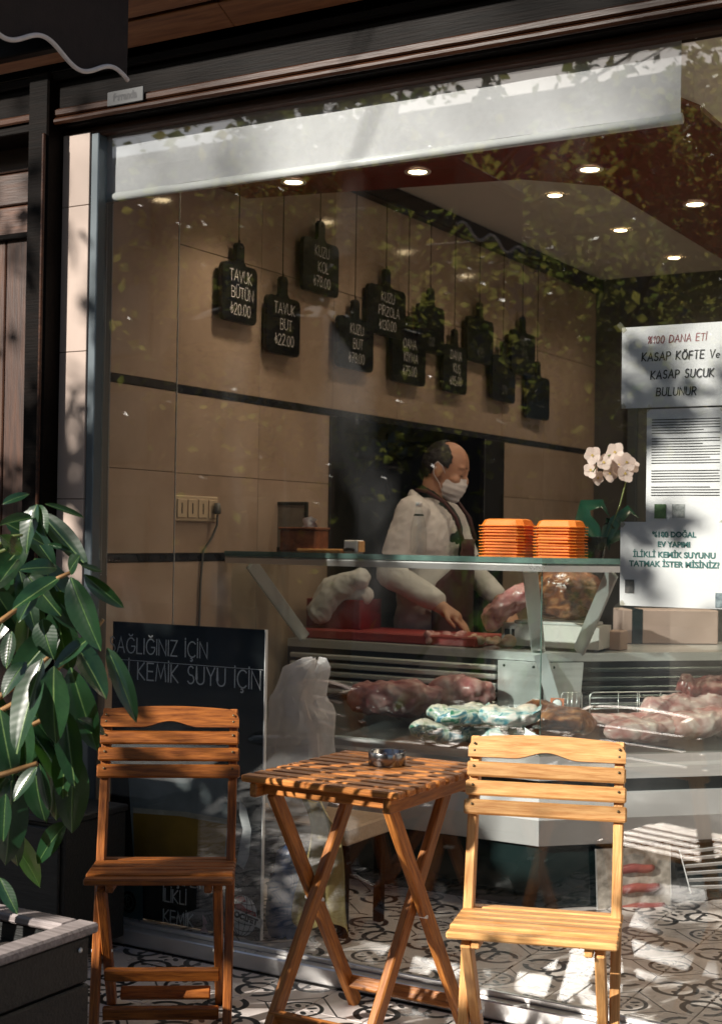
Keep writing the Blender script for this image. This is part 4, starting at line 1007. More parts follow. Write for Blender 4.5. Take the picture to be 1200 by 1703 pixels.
def pack(label, m, px_, py_, rz, seed, s=1.0, up=0.0):
    p = tray_pt(px_, py_); p.z += up
    me = blob_me([('e', (0, 0, .04), (.10, .065, .045)), ('e', (.05, .01, .055), (.05, .045, .042)), ('e', (-.06, 0, .05), (.045, .045, .042))], 0.006, 2, .009, 13, seed, .003, .005, (18, 30, 18))
    z0 = min(v.co.z for v in me.vertices)
    for v in me.vertices: v.co.z -= z0
    o = thing('chicken_pack', label, 'pack', p, rz, 'printed chicken packs')
    ob('bag', me, m, o, T(*p) @ RZ(rz) @ SC(s*1.12, s*1.1, s*.78))
    b = MB(); n = 9; v = []
    for i in range(n):
        y = (-0.05+0.1*i/(n-1)); v += [(0.075, y, .05+.006*math.sin(i*2)), (0.115, y*0.8, .075+.012*math.sin(i*2.6))]
    b.add(v, [(2*i, 2*i+2, 2*i+3, 2*i+1) for i in range(n-1)]); b.build('sealed_end', m, o, T(*p) @ RZ(rz) @ SC(s, s, s), True)
pack('green and blue printed chicken pack at the front left', PK1, 735, 1238, R(10), 3)
pack('turquoise printed chicken pack at the front beside the chair', PK2, 812, 1240, R(-8), 8, 1.15)
pack('green printed chicken pack at the back', PK1, 762, 1212, R(30), 11, 0.95, .01)
pack('pale topped chicken pack nearest the corner column', PK2, 848, 1214, R(20), 14, 0.9, .01)
# clear film over lamb
FILM = bpy.data.materials.new('plastic_film'); FILM.use_nodes = True
def film(m, tr_w, c=(0.75, 0.74, 0.75), r=0.25):
    nt = m.node_tree; N = nt.nodes; L = nt.links; b = N['Principled BSDF']; b.inputs['Base Color'].default_value = (*c, 1); b.inputs['Roughness'].default_value = r
    tr = N.new('ShaderNodeBsdfTransparent'); tl = N.new('ShaderNodeBsdfTranslucent'); tl.inputs[0].default_value = (*c, 1)
    m1 = N.new('ShaderNodeMixShader'); m1.inputs[0].default_value = 0.45; L.new(b.outputs[0], m1.inputs[1]); L.new(tl.outputs[0], m1.inputs[2])
    tc = N.new('ShaderNodeTexCoord'); nz = N.new('ShaderNodeTexNoise'); nz.inputs['Scale'].default_value = 14; nz.inputs['Detail'].default_value = 5; L.new(tc.outputs['Object'], nz.inputs['Vector'])
    mr = N.new('ShaderNodeMapRange'); mr.inputs[1].default_value = 0.3; mr.inputs[2].default_value = 0.7; mr.inputs[3].default_value = tr_w-0.18; mr.inputs[4].default_value = tr_w+0.18
    L.new(nz.outputs['Fac'], mr.inputs[0])
    mx = N.new('ShaderNodeMixShader'); L.new(mr.outputs[0], mx.inputs[0]); L.new(m1.outputs[0], mx.inputs[1]); L.new(tr.outputs[0], mx.inputs[2])
    bp = N.new('ShaderNodeBump'); bp.inputs['Strength'].default_value = 0.8; bp.inputs['Distance'].default_value = 0.02; L.new(nz.outputs['Fac'], bp.inputs['Height']); L.new(bp.outputs[0], b.inputs['Normal'])
    L.new(mx.outputs[0], N['Material Output'].inputs[0])
film(FILM, 0.6)
def sac(name, label, c, prims, m, voxel=.011, amp=.02, freq=10, seed=1, cat='bag', ridge=.012, rf=(11, 11, 7)):
    me = blob_me(prims, voxel, 2, amp*.5, freq, seed, 0, ridge, rf)
    return tag(ob(name, me, m, None, T(*c)), label, cat)
fc = on_y(690, 1168, 4.78)
sac('plastic_film', 'crumpled clear plastic bag over the lamb shoulder', fc, [('e', (0, 0, -.02), (.10, .06, .05)), ('e', (.06, 0, -.03), (.07, .05, .05)), ('c', (-.02, 0, .02), (-.06, 0, .06), .03, .012), ('c', (0, 0, .02), (.03, -.02, .055), .03, .01)], FILM, .009, .022, 14, 4)

# ------------------------------------------------------------------ on the work deck
DZ = 0.9005
p = on_y(590, 1080, 5.05)
tag(ob('cutting_board', box_me(0.80, 0.28, 0.04, 0.006, REDB), REDB, None, T(-2.80, 5.10, DZ+0.021)), 'long red cutting board on the work deck in front of the butcher', 'board')
WHP = mat('white_plastic', (0.62, 0.58, 0.56), 0.4, var=0.05)
sp0 = on_y(928, 1050, 5.14); sx_ = sp0.x
scl = thing('white_scale', 'white boxy weighing scale on the work deck under the brown joint', 'scale', (sx_, 5.14, DZ))
b = MB(); b.prism([(-.20, -.09), (.20, -.09), (.18, .09), (-.17, .09)], 0, 0.085); b.build('housing', WHP, scl, T(sx_, 5.14, DZ+0.012))
for dx in (-.15, .15): box('foot', BLACK, scl, (dx-.02, -.06, 0), (dx+.02, .06, .0118), 0.002, T(sx_, 5.14, DZ))
box('keypad', BLACK, scl, (-.185, -.0945, .03), (-.165, -.0902, .075), 0, T(sx_, 5.14, DZ))
box('keypad', BLACK, scl, (-.155, -.0945, .03), (-.145, -.0902, .075), 0, T(sx_, 5.14, DZ))
ob('platform', box_me(0.30, 0.17, 0.012, 0.003, STEEL), STEEL, scl, T(sx_, 5.14, DZ+0.1035))
meat('roast_joint', 'big brown joint of meat lying on the white scale', BROWNM, (sx_+0.03, 5.14, DZ+0.111), [('e', (0, 0, .09), (.15, .08, .10)), ('e', (.07, 0, .08), (.09, .08, .08)), ('e', (-.09, 0, .07), (.09, .06, .06))], 0, seed=23, amp=.014)
meat('hanging_cut', 'pink cut of meat drooping over the left end of the scale', LAMB, (sx_-0.17, 5.03, DZ+0.06), [('c', (.07, 0, .14), (-.05, 0, .06), .045, .038), ('e', (-.06, 0, .045), (.038, .035, .05))], 0, seed=25, amp=.012, voxel=.007)
def chunks(label, x, y, seed, m):
    random.seed(seed); pr = []
    for k in range(16): pr.append(('e', (random.uniform(-.09, .09), random.uniform(-.05, .05), random.uniform(.01, .035)), (random.uniform(.014, .028), random.uniform(.012, .022), random.uniform(.01, .018)), RZ(random.uniform(0, 3)) @ RY(random.uniform(-.7, .7))))
    q = on_y(x, y, 5.02); meat('meat_pieces', label, m, (q.x, 5.02, DZ), pr, 0, .006, .006, 30, seed)
chunks('heap of pink meat pieces by the butcher on the deck', 748, 1085, 31, LAMB)
chunks('heap of pale chicken pieces beside the white scale', 818, 1085, 37, CHICK)
bl = on_y(1012, 1068, 5.2)
tag(ob('beige_block', box_me(0.085, 0.08, 0.075, 0.004, mat('beige_card', (0.55, 0.37, 0.30), 0.7, var=0.06)), None, None, T(bl.x, 5.25, DZ+0.038)), 'small beige carton beside the leaning post', 'box')
bx2 = on_y(1105, 1040, 5.75)
cart = thing('pink_carton', 'long pinkish carton on the deck under the lower paper notice', 'box', (bx2.x, 5.75, DZ))
CARD = mat('pink_card', (0.50, 0.36, 0.31), 0.7, var=0.06)
ob('body', box_me(0.40, 0.16, 0.14, 0.004, CARD), CARD, cart, T(bx2.x, 5.75, DZ+0.071) @ RZ(R(35)))
ob('tape', box_me(0.045, 0.164, 0.1405, 0.001, KICK), KICK, cart, T(bx2.x, 5.75, DZ+0.0715) @ RZ(R(35)) @ T(-.14, 0, 0))
# white cloth over a red crate behind the left end of the counter
q = on_y(405, 1000, 5.05)
CRT = mat('red_crate', (0.20, 0.012, 0.012), 0.45, var=0.1)
ck = thing('red_crate', 'deep red plastic crate behind the left end of the counter', 'crate', (q.x+.02, 5.0, DZ))
for lo, hi in (((-.13, -.09, 0), (.13, -.08, .12)), ((-.13, .08, 0), (.13, .09, .12)), ((-.13, -.0799, 0), (-.12, .0799, .12)), ((.12, -.0799, 0), (.13, .0799, .12)), ((-.1199, -.0799, 0), (.1199, .0799, .01))):
    box('panel', CRT, ck, lo, hi, 0.003, T(-3.09, 5.12, DZ+0.042))
sac('white_cloth', 'white coat sleeve draped over the red crate behind the counter end', (-3.08, 5.09, DZ+0.165), [('c', (-.07, -.06, -.05), (-.02, -.05, .03), .055, .055), ('c', (-.02, -.05, .03), (.10, -.03, .085), .055, .042), ('c', (.0, -.02, .0), (.1, 0, .02), .05, .04)], CLOTHW, .007, .004, 9, 6, 'cloth', .006, (14, 14, 14))

# ------------------------------------------------------------------ stool, bags in front of the counter
KR = mat('kraft_wood', (0.42, 0.29, 0.19), 0.6, var=0.0, c2=(0.55, 0.40, 0.28), vs_=6, stretch=(2, 20, 20))
sy0, sy1, sz = 3.86, 4.15, 0.40
a = on_y(578, 1395, sy0); xr = a.x; xl = xr-0.46; sz = a.z+0.03
st_ = thing('low_stool', 'low wooden stool with thick beige top inside the window', 'stool', ((xl+xr)/2, 4.0, 0.05))
box('top', KR, st_, (xl, sy0, sz-0.055), (xr, sy1, sz), 0.006)
for x in (xl+.03, xr-.05):
    for y in (sy0+.02, sy1-.04): box('leg', DARKW, st_, (x, y, 0.05), (x+.03, y+.03, sz-.0555), 0.003)
box('rail', DARKW, st_, (xl+.061, sy0+.024, .2), (xr-.051, sy0+.044, .235), 0.003)
BAGM = bpy.data.materials.new('milky_plastic'); BAGM.use_nodes = True; film(BAGM, 0.20, (0.74, 0.72, 0.73), 0.28)
bc = on_y(500, 1300, 4.0)
def bz(y): return on_y(500, y, 4.0).z
def crumple_bag(name, label, c, prof, m, seed, na=44, lean=0.0, depth=0.75, fold=0.16):
    """thin plastic sack: stacked rings (z, half width, x shift) with sharp creases running down and across"""
    off = V((seed*5.3, seed*2.1, seed*8.7)); v = []; f = []; nr = 46
    for j in range(nr+1):
        t = j/nr*(len(prof)-1); k = min(int(t), len(prof)-2); u = t-k; u = u*u*(3-2*u)
        z = prof[k][0]*(1-u)+prof[k+1][0]*u; r = prof[k][1]*(1-u)+prof[k+1][1]*u; dx = prof[k][2]*(1-u)+prof[k+1][2]*u
        for i in range(na):
            a = 2*PI*i/na; p = V((math.cos(a), math.sin(a), 0))
            q = V((p.x*1.7, p.y*1.7, z*5.0))+off
            w1 = 1-2.4*abs(mnoise.noise(q)); w2 = 1-2.4*abs(mnoise.noise(q*2.4+V((4, 4, 4)))); w3 = mnoise.noise(q*0.6)
            rr = r*(1+fold*(0.6*w1+0.35*w2)+0.25*w3)
            v.append((c[0]+dx+p.x*rr, c[1]+p.y*rr*depth, z+0.012*w2+0.02*w3))
    for j in range(nr):
        for i in range(na): a = j*na+i; b2 = j*na+(i+1) % na; f.append((a, b2, b2+na, a+na))
    f.append(tuple(range(na))[::-1]); f.append(tuple(range(nr*na, nr*na+na)))
    me = mesh(v, f); auto_smooth(me, 26)
    return tag(ob(name, me, m), label, 'bag')
zt = bz(1098)
crumple_bag('white_plastic_bag', 'tall milky plastic bag standing on the stool by the poster', (bc.x-.01, 4.0), [(sz+.002, .085, 0), (sz+.05, .115, 0), (sz+.20, .12, .0), (sz+.32, .105, .005), (sz+.38, .09, -.01), (zt-.10, .085, .0), (zt-.03, .07, .035), (zt-.005, .04, .055), (zt, .012, .06)], BAGM, 3)
BLUEP = mat('blue_plastic_bag', (0.05, 0.11, 0.26), 0.3, var=0.3, vs_=9, bump=0.5, bs=14)
q = on_z(475, 1575, 0.05)
crumple_bag('blue_bag', 'crumpled blue bag on the floor under the stool', (on_y(472, 1500, 3.80).x, 3.80), [(0.052, .045, 0), (.10, .055, 0), (.20, .05, .0), (.27, .035, .01), (.31, .045, .03), (.34, .02, .04)], BLUEP, 6)
YEL = mat('mustard_cloth', (0.36, 0.27, 0.09), 0.85, var=0.0, c2=(0.56, 0.46, 0.22), vs_=18, bump=0.4, bs=40)
xb_ = on_y(540, 1500, 3.78).x
v = []; f = []; nu, nv = 9, 14
for i in range(nu+1):
    for j in range(nv+1):
        u, t_ = i/nu, j/nv
        x = -0.10+0.20*u*(0.45+0.55*t_)+0.03*math.sin(t_*5)+0.02*t_; z = 0.46-0.40*t_+0.02*math.sin(u*7+t_*3)
        v.append((xb_+x, 3.775+0.022*math.sin(u*11+t_*4)+0.012*math.sin(u*23), z+0.05-0.015*(u > .9)*math.sin(j)))
for i in range(nu):
    for j in range(nv): a = i*(nv+1)+j; f.append((a, a+nv+1, a+nv+2, a+1))
cl_ = ob('yellow_cloth', mesh(v, f, True), YEL); md = cl_.modifiers.new('thick', 'SOLIDIFY'); md.thickness = 0.004
md = cl_.modifiers.new('sub', 'SUBSURF'); md.levels = 1; md.render_levels = 1
tag(cl_, 'crumpled mustard yellow cloth hanging from the stool', 'cloth')

# ------------------------------------------------------------------ sockets and cable on the pilaster wall
SOCK = mat('ivory_plastic', (0.55, 0.42, 0.28), 0.4, var=0.06)
so = thing('socket_panel', 'ivory four gang socket panel on the tiled wall', 'socket', (WX, 4.30, 1.42))
box('plate', SOCK, so, (WX+0.001, 4.17, 1.372), (WX+0.012, 4.435, 1.468), 0.003)
for k in range(4):
    y = 4.205+0.065*k
    box('switch', SOCK, so, (WX+0.0121, y-0.027, 1.385), (WX+0.017, y+0.027, 1.455), 0.002)
    if k < 3: box('slot', BLACK, so, (WX+0.0171, y-0.003, 1.40), (WX+0.0178, y+0.003, 1.44), 0)
cb = thing('power_cable', 'grey power cable with plug hanging from the socket panel', 'cable', (WX+.03, 4.40, 1.40))
GREYC = mat('grey_cable', (0.12, 0.115, 0.10), 0.5, var=0.15)
lathe('plug', GREYC, cb, [(0, .03), (.012, .028), (.016, .0), (.014, -.012), (0, -.014)], T(WX+.034, 4.40, 1.415), 12)
tube('cord', GREYC, cb, [(WX+.036, 4.40, 1.40), (WX+.035, 4.40, 1.36), (WX+.025, 4.38, 1.31), (WX+.012, 4.345, 1.26), (WX+.01, 4.335, 1.15), (WX+.01, 4.33, 0.95), (WX+.01, 4.325, 0.7)], 0.0048, 7)
# things in the niche
hl = thing('hanging_scale', 'dark hanging pan scale silhouette in the wall recess', 'scale', (WX-0.3, 6.0, 1.75))
q = on_x(642, 775, WX-0.25)
tube('rod', CORN, hl, [(q.x, q.y, 1.84), (q.x, q.y, q.z+.06)], 0.006, 6)
lathe('pan', CORN, hl, [(0.0, 0.06), (0.03, 0.055), (0.09, 0.0), (0.095, -0.02), (0.085, -0.018), (0.0, 0.03)], T(q.x, q.y, q.z), 20)
tube('hook', CORN, hl, [(q.x, q.y, q.z+.02), (q.x, q.y, q.z-.10), (q.x+.012, q.y, q.z-.12), (q.x+.012, q.y+.01, q.z-.16)], 0.008, 6)
# ------------------------------------------------------------------ stroke lettering
def arc(cx, cy, rx, ry, a0, a1, n=12): return [(cx+rx*math.cos(R(a0+(a1-a0)*i/n)), cy+ry*math.sin(R(a0+(a1-a0)*i/n))) for i in range(n+1)]
O_ = [arc(.32, .5, .32, .5, 90, 450, 22)]
G_ = {
 'A': (.62, [[(0, 0), (.31, 1), (.62, 0)], [(.11, .34), (.51, .34)]]),
 'B': (.52, [[(0, 0), (0, 1), (.26, 1)]+arc(.26, .77, .2, .23, 90, -90, 8)+[(0, .54)], [(.26, .54)]+arc(.26, .27, .25, .27, 90, -90, 8)+[(0, 0)]]),
 'C': (.60, [arc(.36, .5, .36, .5, 48, 312, 18)]),
 'D': (.60, [[(0, 0), (0, 1), (.2, 1)]+arc(.2, .5, .38, .5, 90, -90, 14)+[(0, 0)]]),
 'E': (.46, [[(.46, 0), (0, 0), (0, 1), (.46, 1)], [(0, .52), (.40, .52)]]),
 'F': (.44, [[(0, 0), (0, 1), (.44, 1)], [(0, .52), (.38, .52)]]),
 'G': (.68, [arc(.36, .5, .36, .5, 45, 345, 20)+[(.70, .46), (.42, .46)]]),
 'I': (.0, [[(0, 0), (0, 1)]]),
 'K': (.52, [[(0, 0), (0, 1)], [(.48, 1), (.02, .48), (.52, 0)]]),
 'L': (.42, [[(0, 1), (0, 0), (.42, 0)]]),
 'M': (.74, [[(0, 0), (.10, 1), (.37, .18), (.64, 1), (.74, 0)]]),
 'N': (.58, [[(0, 0), (0, 1), (.58, 0), (.58, 1)]]),
 'O': (.64, O_), 'P': (.48, [[(0, 0), (0, 1), (.24, 1)]+arc(.24, .74, .24, .26, 90, -90, 8)+[(0, .48)]]),
 'R': (.52, [[(0, 0), (0, 1), (.24, 1)]+arc(.24, .75, .23, .25, 90, -90, 8)+[(0, .5)], [(.2, .5), (.52, 0)]]),
 'S': (.46, [arc(.24, .745, .2, .255, 40, 262, 10)+arc(.23, .25, .23, .25, 85, -150, 10)]),
 'T': (.52, [[(0, 1), (.52, 1)], [(.26, 1), (.26, 0)]]),
 'U': (.54, [[(0, 1), (0, .27)]+arc(.27, .27, .27, .27, 180, 360, 10)+[(.54, 1)]]),
 'V': (.56, [[(0, 1), (.28, 0), (.56, 1)]]),
 'Y': (.56, [[(0, 1), (.28, .48), (.28, 0)], [(.56, 1), (.28, .48)]]),
 'Z': (.52, [[(0, 1), (.52, 1), (0, 0), (.52, 0)]]),
 '0': (.46, [arc(.23, .5, .23, .5, 90, 450, 18)]), '1': (.16, [[(0, .8), (.16, 1), (.16, 0)]]),
 '2': (.46, [arc(.23, .74, .22, .26, 170, -40, 9)+[(0, 0), (.46, 0)]]), '3': (.44, [arc(.2, .75, .2, .25, 150, -80, 9), arc(.2, .26, .23, .27, 80, -150, 10)]),
 '5': (.44, [[(.42, 1), (.06, 1), (.03, .56)]+arc(.2, .3, .23, .3, 115, -150, 10)]), '6': (.46, [arc(.23, .28, .23, .28, 90, 450, 14), [(.02, .34), (.34, 1)]]),
 '7': (.46, [[(0, 1), (.46, 1), (.16, 0)], [(.1, .5), (.4, .5)]]), '8': (.44, [arc(.22, .76, .19, .24, 270, -90, 14), arc(.22, .26, .22, .26, 90, 450, 14)]),
 '.': (.05, [[(0, 0), (.04, .05)]]), '%': (.6, [arc(.14, .78, .13, .2, 90, 450, 10), arc(.46, .22, .13, .2, 90, 450, 10), [(.52, 1), (.08, 0)]]),
 'e': (.38, [[(.03, .3), (.38, .3)]+arc(.19, .27, .19, .27, 8, 310, 12)]),
 '$': (.42, [[(.16, 1), (.16, .06)]+arc(.16, .3, .26, .28, -80, 20, 6), [(-.02, .46), (.36, .72)], [(-.02, .3), (.36, .56)]]),
 '?': (.4, [arc(.2, .75, .2, .25, 170, -60, 9)+[(.2, .42), (.2, .25)], [(.2, .02), (.22, .06)]]), ' ': (.3, []),
}
ACC = {'İ': ('I', 'd'), 'Ö': ('O', 'dd'), 'Ü': ('U', 'dd'), 'Ğ': ('G', 'b'), 'Ç': ('C', 'c'), 'Ş': ('S', 'c')}
def glyph(ch):
    if ch in ACC:
        base, k = ACC[ch]; w_, st_ = G_[base]; st_ = list(st_); cx = w_/2
        if k == 'd': st_.append([(cx, 1.12), (cx, 1.2)])
        if k == 'dd': st_ += [[(cx-.12, 1.12), (cx-.12, 1.2)], [(cx+.12, 1.12), (cx+.12, 1.2)]]
        if k == 'b': st_.append(arc(cx, 1.26, .15, .12, 190, 350, 6))
        if k == 'c': st_.append([(cx+.02, 0), (cx-.02, -.08)]+arc(cx, -.17, .09, .09, 90, -130, 6))
        return w_, st_
    return G_[ch]
def text_width(s, gap): return sum(glyph(c)[0]+gap for c in s)-gap
def ribbon(b, pts, wd, z):
    P = [V((x, y, 0)) for x, y in pts]; n = len(P); L = []
    for i in range(n):
        d0 = (P[i]-P[i-1]).normalized() if i else None; d1 = (P[i+1]-P[i]).normalized() if i < n-1 else None
        if d0 is None: d = d1; k = 1
        elif d1 is None: d = d0; k = 1
        else:
            d = d0+d1
            if d.length < 1e-4: d = d1.copy()
            d.normalize(); k = 1/max(0.45, d.dot(d1))
        nn = V((-d.y, d.x, 0))*wd*0.5*k; ext = V((0, 0, 0))
        if i == 0: ext = -d*wd*0.4
        if i == n-1: ext = d*wd*0.4
        L.append((P[i]-nn+ext, P[i]+nn+ext))
    v = []
    for a, c in L: v += [(a.x, a.y, z), (c.x, c.y, z)]
    b.add(v, [(2*i, 2*i+2, 2*i+3, 2*i+1) for i in range(n-1)])
def lettering(name, s, m, parent, M, h, wd, gap=0.2, align='c', xs=1.0, jit=0.0, slant=0.0, maxw=None):
    """lettering in the local XY plane of M (Z towards the reader)"""
    w_ = text_width(s, gap)*h*xs
    if maxw and w_ > maxw: xs *= maxw/w_; w_ = maxw
    x0 = -w_/2 if align == 'c' else (0 if align == 'l' else -w_)
    b = MB(); k = 0
    for ch in s:
        gw, sts = glyph(ch); dy = random.uniform(-jit, jit)*h; sc_ = 1+random.uniform(-jit, jit)
        for st_ in sts:
            k += 1
            ribbon(b, [(x0+(x+slant*y)*h*xs+random.uniform(-jit, jit)*h*.25, dy+y*h*sc_+random.uniform(-jit, jit)*h*.25) for x, y in st_], wd, 0.00012*(k % 4))
        x0 += (gw+gap)*h*xs
    return b.build(name, m, parent, M)
def font_text(name, s, m, parent, M, h, align='CENTER', bold=0.0, xs=1.0, shear=0.0):
    cu = bpy.data.curves.new('t', 'FONT'); cu.body = s; cu.size = h*1.38; cu.align_x = align; cu.offset = bold; cu.shear = shear
    o = bpy.data.objects.new('t', cu); col.objects.link(o)
    dg = bpy.context.evaluated_depsgraph_get(); me = bpy.data.meshes.new_from_object(o.evaluated_get(dg))
    bpy.data.objects.remove(o); bpy.data.curves.remove(cu)
    me.materials.clear()
    return ob(name, me, m, parent, M @ SC(xs, 1, 1))

# ------------------------------------------------------------------ hanging chalkboards (cutting board shape)
def board_outline(w_, h_):
    r = 0.028; hw = 0.026; hh = 0.085; pts = []
    def cor(cx, cy, a0): return [(cx+r*math.cos(R(a0+90*i/4)), cy+r*math.sin(R(a0+90*i/4))) for i in range(5)]
    pts += cor(w_/2-r, r, 270)+cor(w_/2-r, h_-r, 0)
    pts += [(hw+.014, h_), (hw, h_+.014), (hw, h_+hh-.012), (hw-.012, h_+hh), (-hw+.012, h_+hh), (-hw, h_+hh-.012), (-hw, h_+.014), (-hw-.014, h_)]
    pts += cor(-w_/2+r, h_-r, 90)+cor(-w_/2+r, r, 180)
    return pts
BX = WX+0.035
specs = [(4.512, 2.150, .235, .225, ['TAVUK', 'BÜTÜN', '$20.00'], 'black hanging chalk board reading TAVUK BÜTÜN, leftmost on the wall', CHALK, .8),
         (4.822, 2.060, .240, .235, ['TAVUK', 'BUT', '$22.00'], 'black hanging chalk board reading TAVUK BUT with a green reflection', CHALK, .8),
         (5.102, 2.352, .290, .225, ['KUZU', 'KOL', '$78.00'], 'highest black hanging chalk board, reading KUZU KOL', CHALK, .9),
         (5.400, 2.062, .310, .225, ['KUZU', 'BUT', '$78.00'], 'black hanging chalk board reading KUZU BUT', CHALK, .9),
         (5.675, 2.245, .330, .225, ['KUZU', 'PİRZOLA', '$130.00'], 'black hanging chalk board reading KUZU PİRZOLA in the upper row', CHALK, .85),
         (5.892, 2.048, .330, .235, ['DANA', 'KIYMA', '$75.00'], 'black hanging chalk board reading DANA KIYMA in the lower row', CHALK, .75),
         (6.112, 2.220, .26, .230, ['', '', '00'], 'narrow looking dark board half hidden behind the DANA KIYMA board', CHALKF, .7),
         (6.376, 2.050, .275, .235, ['DANA', 'KUŞ', '$85.00'], 'lower row chalk board reading DANA KUŞ above the ceiling light reflection', CHALK, .55),
         (6.660, 2.232, .31, .230, ['', '', '$75'], 'upper row dark board with a faint price, right of the DANA KUŞ board', CHALKF, 1.0),
         (6.955, 2.058, .32, .240, ['', '', '300'], 'lower row dark board whose faint price ends in 300', CHALKF, 1.0),
         (7.205, 2.228, .33, .235, ['BON', 'KUŞ', ''], 'highest dark board at the right under the reflected leaves', CHALKF, 1.0),
         (7.415, 2.000, .29, .240, ['', '', ''], 'rightmost and lowest dark board on the wall', CHALKF, 1.0)]
CORDM = mat('thin_cord', (0.05, 0.035, 0.02), 0.8, var=0.2)
for y, z0, w_, h_, lines, lb, ink, bright in specs:
    t = thing('chalkboard', lb, 'chalkboard', (BX, y, z0), 0, 'price boards hanging on the tiled wall')
    tw = R(random.uniform(-6, 6)); yaw = R(90)+R(random.uniform(-3, 3))
    F = T(BX, y, z0) @ RZ(yaw) @ RX(R(90))         # local x -> +Y, local y -> up, local z -> +X (room)
    b = MB(); b.prism(board_outline(w_, h_), -0.009, 0.009); me = b.me(); ob('board', me, SLATE, t, F)
    FF = F @ T(0, 0, 0.0098)
    nl = len(lines)
    for k, s in enumerate(lines):
        if not s: continue
        lettering('chalk_writing', s, ink, t, FF @ T(0.004+0.012*(k % 2), h_-0.068-0.064*k, 0), 0.043, 0.0036, .17, jit=0.035, maxw=w_*0.86)
    ztop = 2.86 if y > 4.58 else 2.65
    tube('cord', CORDM, t, [(BX, y, z0+h_+.078), (BX, y, ztop)], 0.0022, 5)
    tube('loop', CORDM, t, [(BX+.0105, y, z0+h_+.06), (BX+.004, y, z0+h_+.098), (BX-.0105, y, z0+h_+.06)], 0.0022, 5)

# ------------------------------------------------------------------ big poster behind the glass
PB = mat('black_poster', (0.007, 0.009, 0.010), 0.22, var=0.35, vs_=2.5)
PG = mat('poster_grey_print', (0.60, 0.60, 0.61), 0.5, var=0.08, vs_=20)
PGd = mat('poster_dim_print', (0.075, 0.08, 0.08), 0.5, var=0.3, vs_=20)
PY = 3.703
ps = thing('poster_board', 'tall black poster board for bone broth leaning inside the window', 'poster', (-2.86, PY, 0.055))
PXL, PXR, PZB, PZT = -3.14, -2.523, 0.056, 1.028
box('panel', PB, ps, (PXL, PY, PZB), (PXR, PY+0.012, PZT), 0.0015)
box('edge_strip', PAPER, ps, (PXR+0.0003, PY-0.001, PZB), (PXR+0.0033, PY+0.012, PZT), 0)
def pp(x, y, lift=0.0): p = on_y(x, y, PY-lift); return p
def pM(x, y, lift=0.0006): p = on_y(x, y, PY); return T(p.x, PY-lift, p.z) @ RX(R(90))
def ph(x, y0, y1): return on_y(x, y0, PY).z-on_y(x, y1, PY).z
wl = on_y(362, 1090, PY).x
x0 = on_y(162, 1090, PY).x
lettering('lettering', 'SAĞLIĞINIZ İÇİN', PG, ps, pM(262, 1089), 0.050, 0.0042, .19, maxw=(on_y(360, 1088, PY).x-on_y(163, 1080, PY).x))
lettering('lettering', 'İLİKLİ KEMİK SUYU İÇİN', PG, ps, pM(294, 1135), 0.056, 0.0046, .19, maxw=(on_y(430, 1135, PY).x-on_y(160, 1125, PY).x))
a, c = pp(150, 1093), pp(437, 1105)
bar('rule', PG, ps, (PXL+.004, PY-.0004, a.z), (PXR-.004, PY-.0004, a.z), 0.0006, 0.0018, bev=0)
def flat(name, m, parent, pxs, lift):
    P = [on_y(x, y, PY) for x, y in pxs]
    return ob(name, mesh([(p.x, PY-lift, p.z) for p in P], [tuple(range(len(P)))]), m, parent)
JUG = mat('printed_glass_jug', (0.10, 0.12, 0.13), 0.3, var=0.0, c2=(0.24, 0.27, 0.28), vs_=6)
BRO = mat('printed_broth', (0.26, 0.15, 0.02), 0.3, var=0.3, vs_=5)
FOAM = mat('printed_foam', (0.36, 0.34, 0.28), 0.4, var=0.3, vs_=20)
flat('jug_print', JUG, ps, [(222, 1425), (382, 1425), (384, 1285), (213, 1278)], 0.0006)
flat('broth_print', BRO, ps, [(224, 1424), (374, 1424), (378, 1368), (360, 1362), (300, 1354), (222, 1350)], 0.0012)
flat('foam_print', FOAM, ps, [(222, 1352), (300, 1357), (378, 1371), (378, 1362), (310, 1350), (222, 1343)], 0.0018)
SMK = mat('printed_smoke', (0.30, 0.31, 0.32), 0.5, var=0.4, vs_=9)
flat('smoke_print', SMK, ps, [(398, 1330), (410, 1345), (418, 1380), (414, 1425), (405, 1446), (394, 1436), (398, 1410), (404, 1380), (398, 1355)], 0.0006)
for s, y, hh in (('ROÇİFET', 1466, .045), ('İLİKLİ', 1498, .045), ('KEMİK', 1533, .045), ('SUYU', 1566, .045)):
    lettering('lettering', s, PG if y < 1540 else PGd, ps, pM(272 if s != 'ROÇİFET' else 266, y), hh*0.92, 0.0042, .17, 'l')
LBL = mat('printed_teal_label', (0.07, 0.12, 0.125), 0.4, var=0.2, vs_=10)
flat('label_print', LBL, ps, [(190, 1540), (238, 1545), (238, 1452), (190, 1448)], 0.0006)
q = on_y(214, 1500, PY)
def disc(name, m, parent, cx, cz, r, lift, rx=1.0, n=32, r0=0.0):
    b = MB()
    if r0 == 0: b.add([(cx+r*rx*math.cos(2*PI*k/n), PY-lift, cz+r*math.sin(2*PI*k/n)) for k in range(n)], [tuple(range(n))])
    else:
        v = []
        for k in range(n): ca, sa = math.cos(2*PI*k/n), math.sin(2*PI*k/n); v += [(cx+r*rx*ca, PY-lift, cz+r*sa), (cx+r0*rx*ca, PY-lift, cz+r0*sa)]
        b.add(v, [(2*k, (2*k+2) % (2*n), (2*k+3) % (2*n), 2*k+1) for k in range(n)])
    return b.build(name, m, parent)
disc('seal_print', PB, ps, q.x, q.z, 0.036, 0.0012, 0.9); disc('seal_ring_print', LBL, ps, q.x, q.z, 0.026, 0.0018, 0.9, r0=0.021)
lettering('seal_letter', 'R', LBL, ps, T(q.x, PY-.0018, q.z-.014) @ RX(R(90)), 0.028, 0.004)
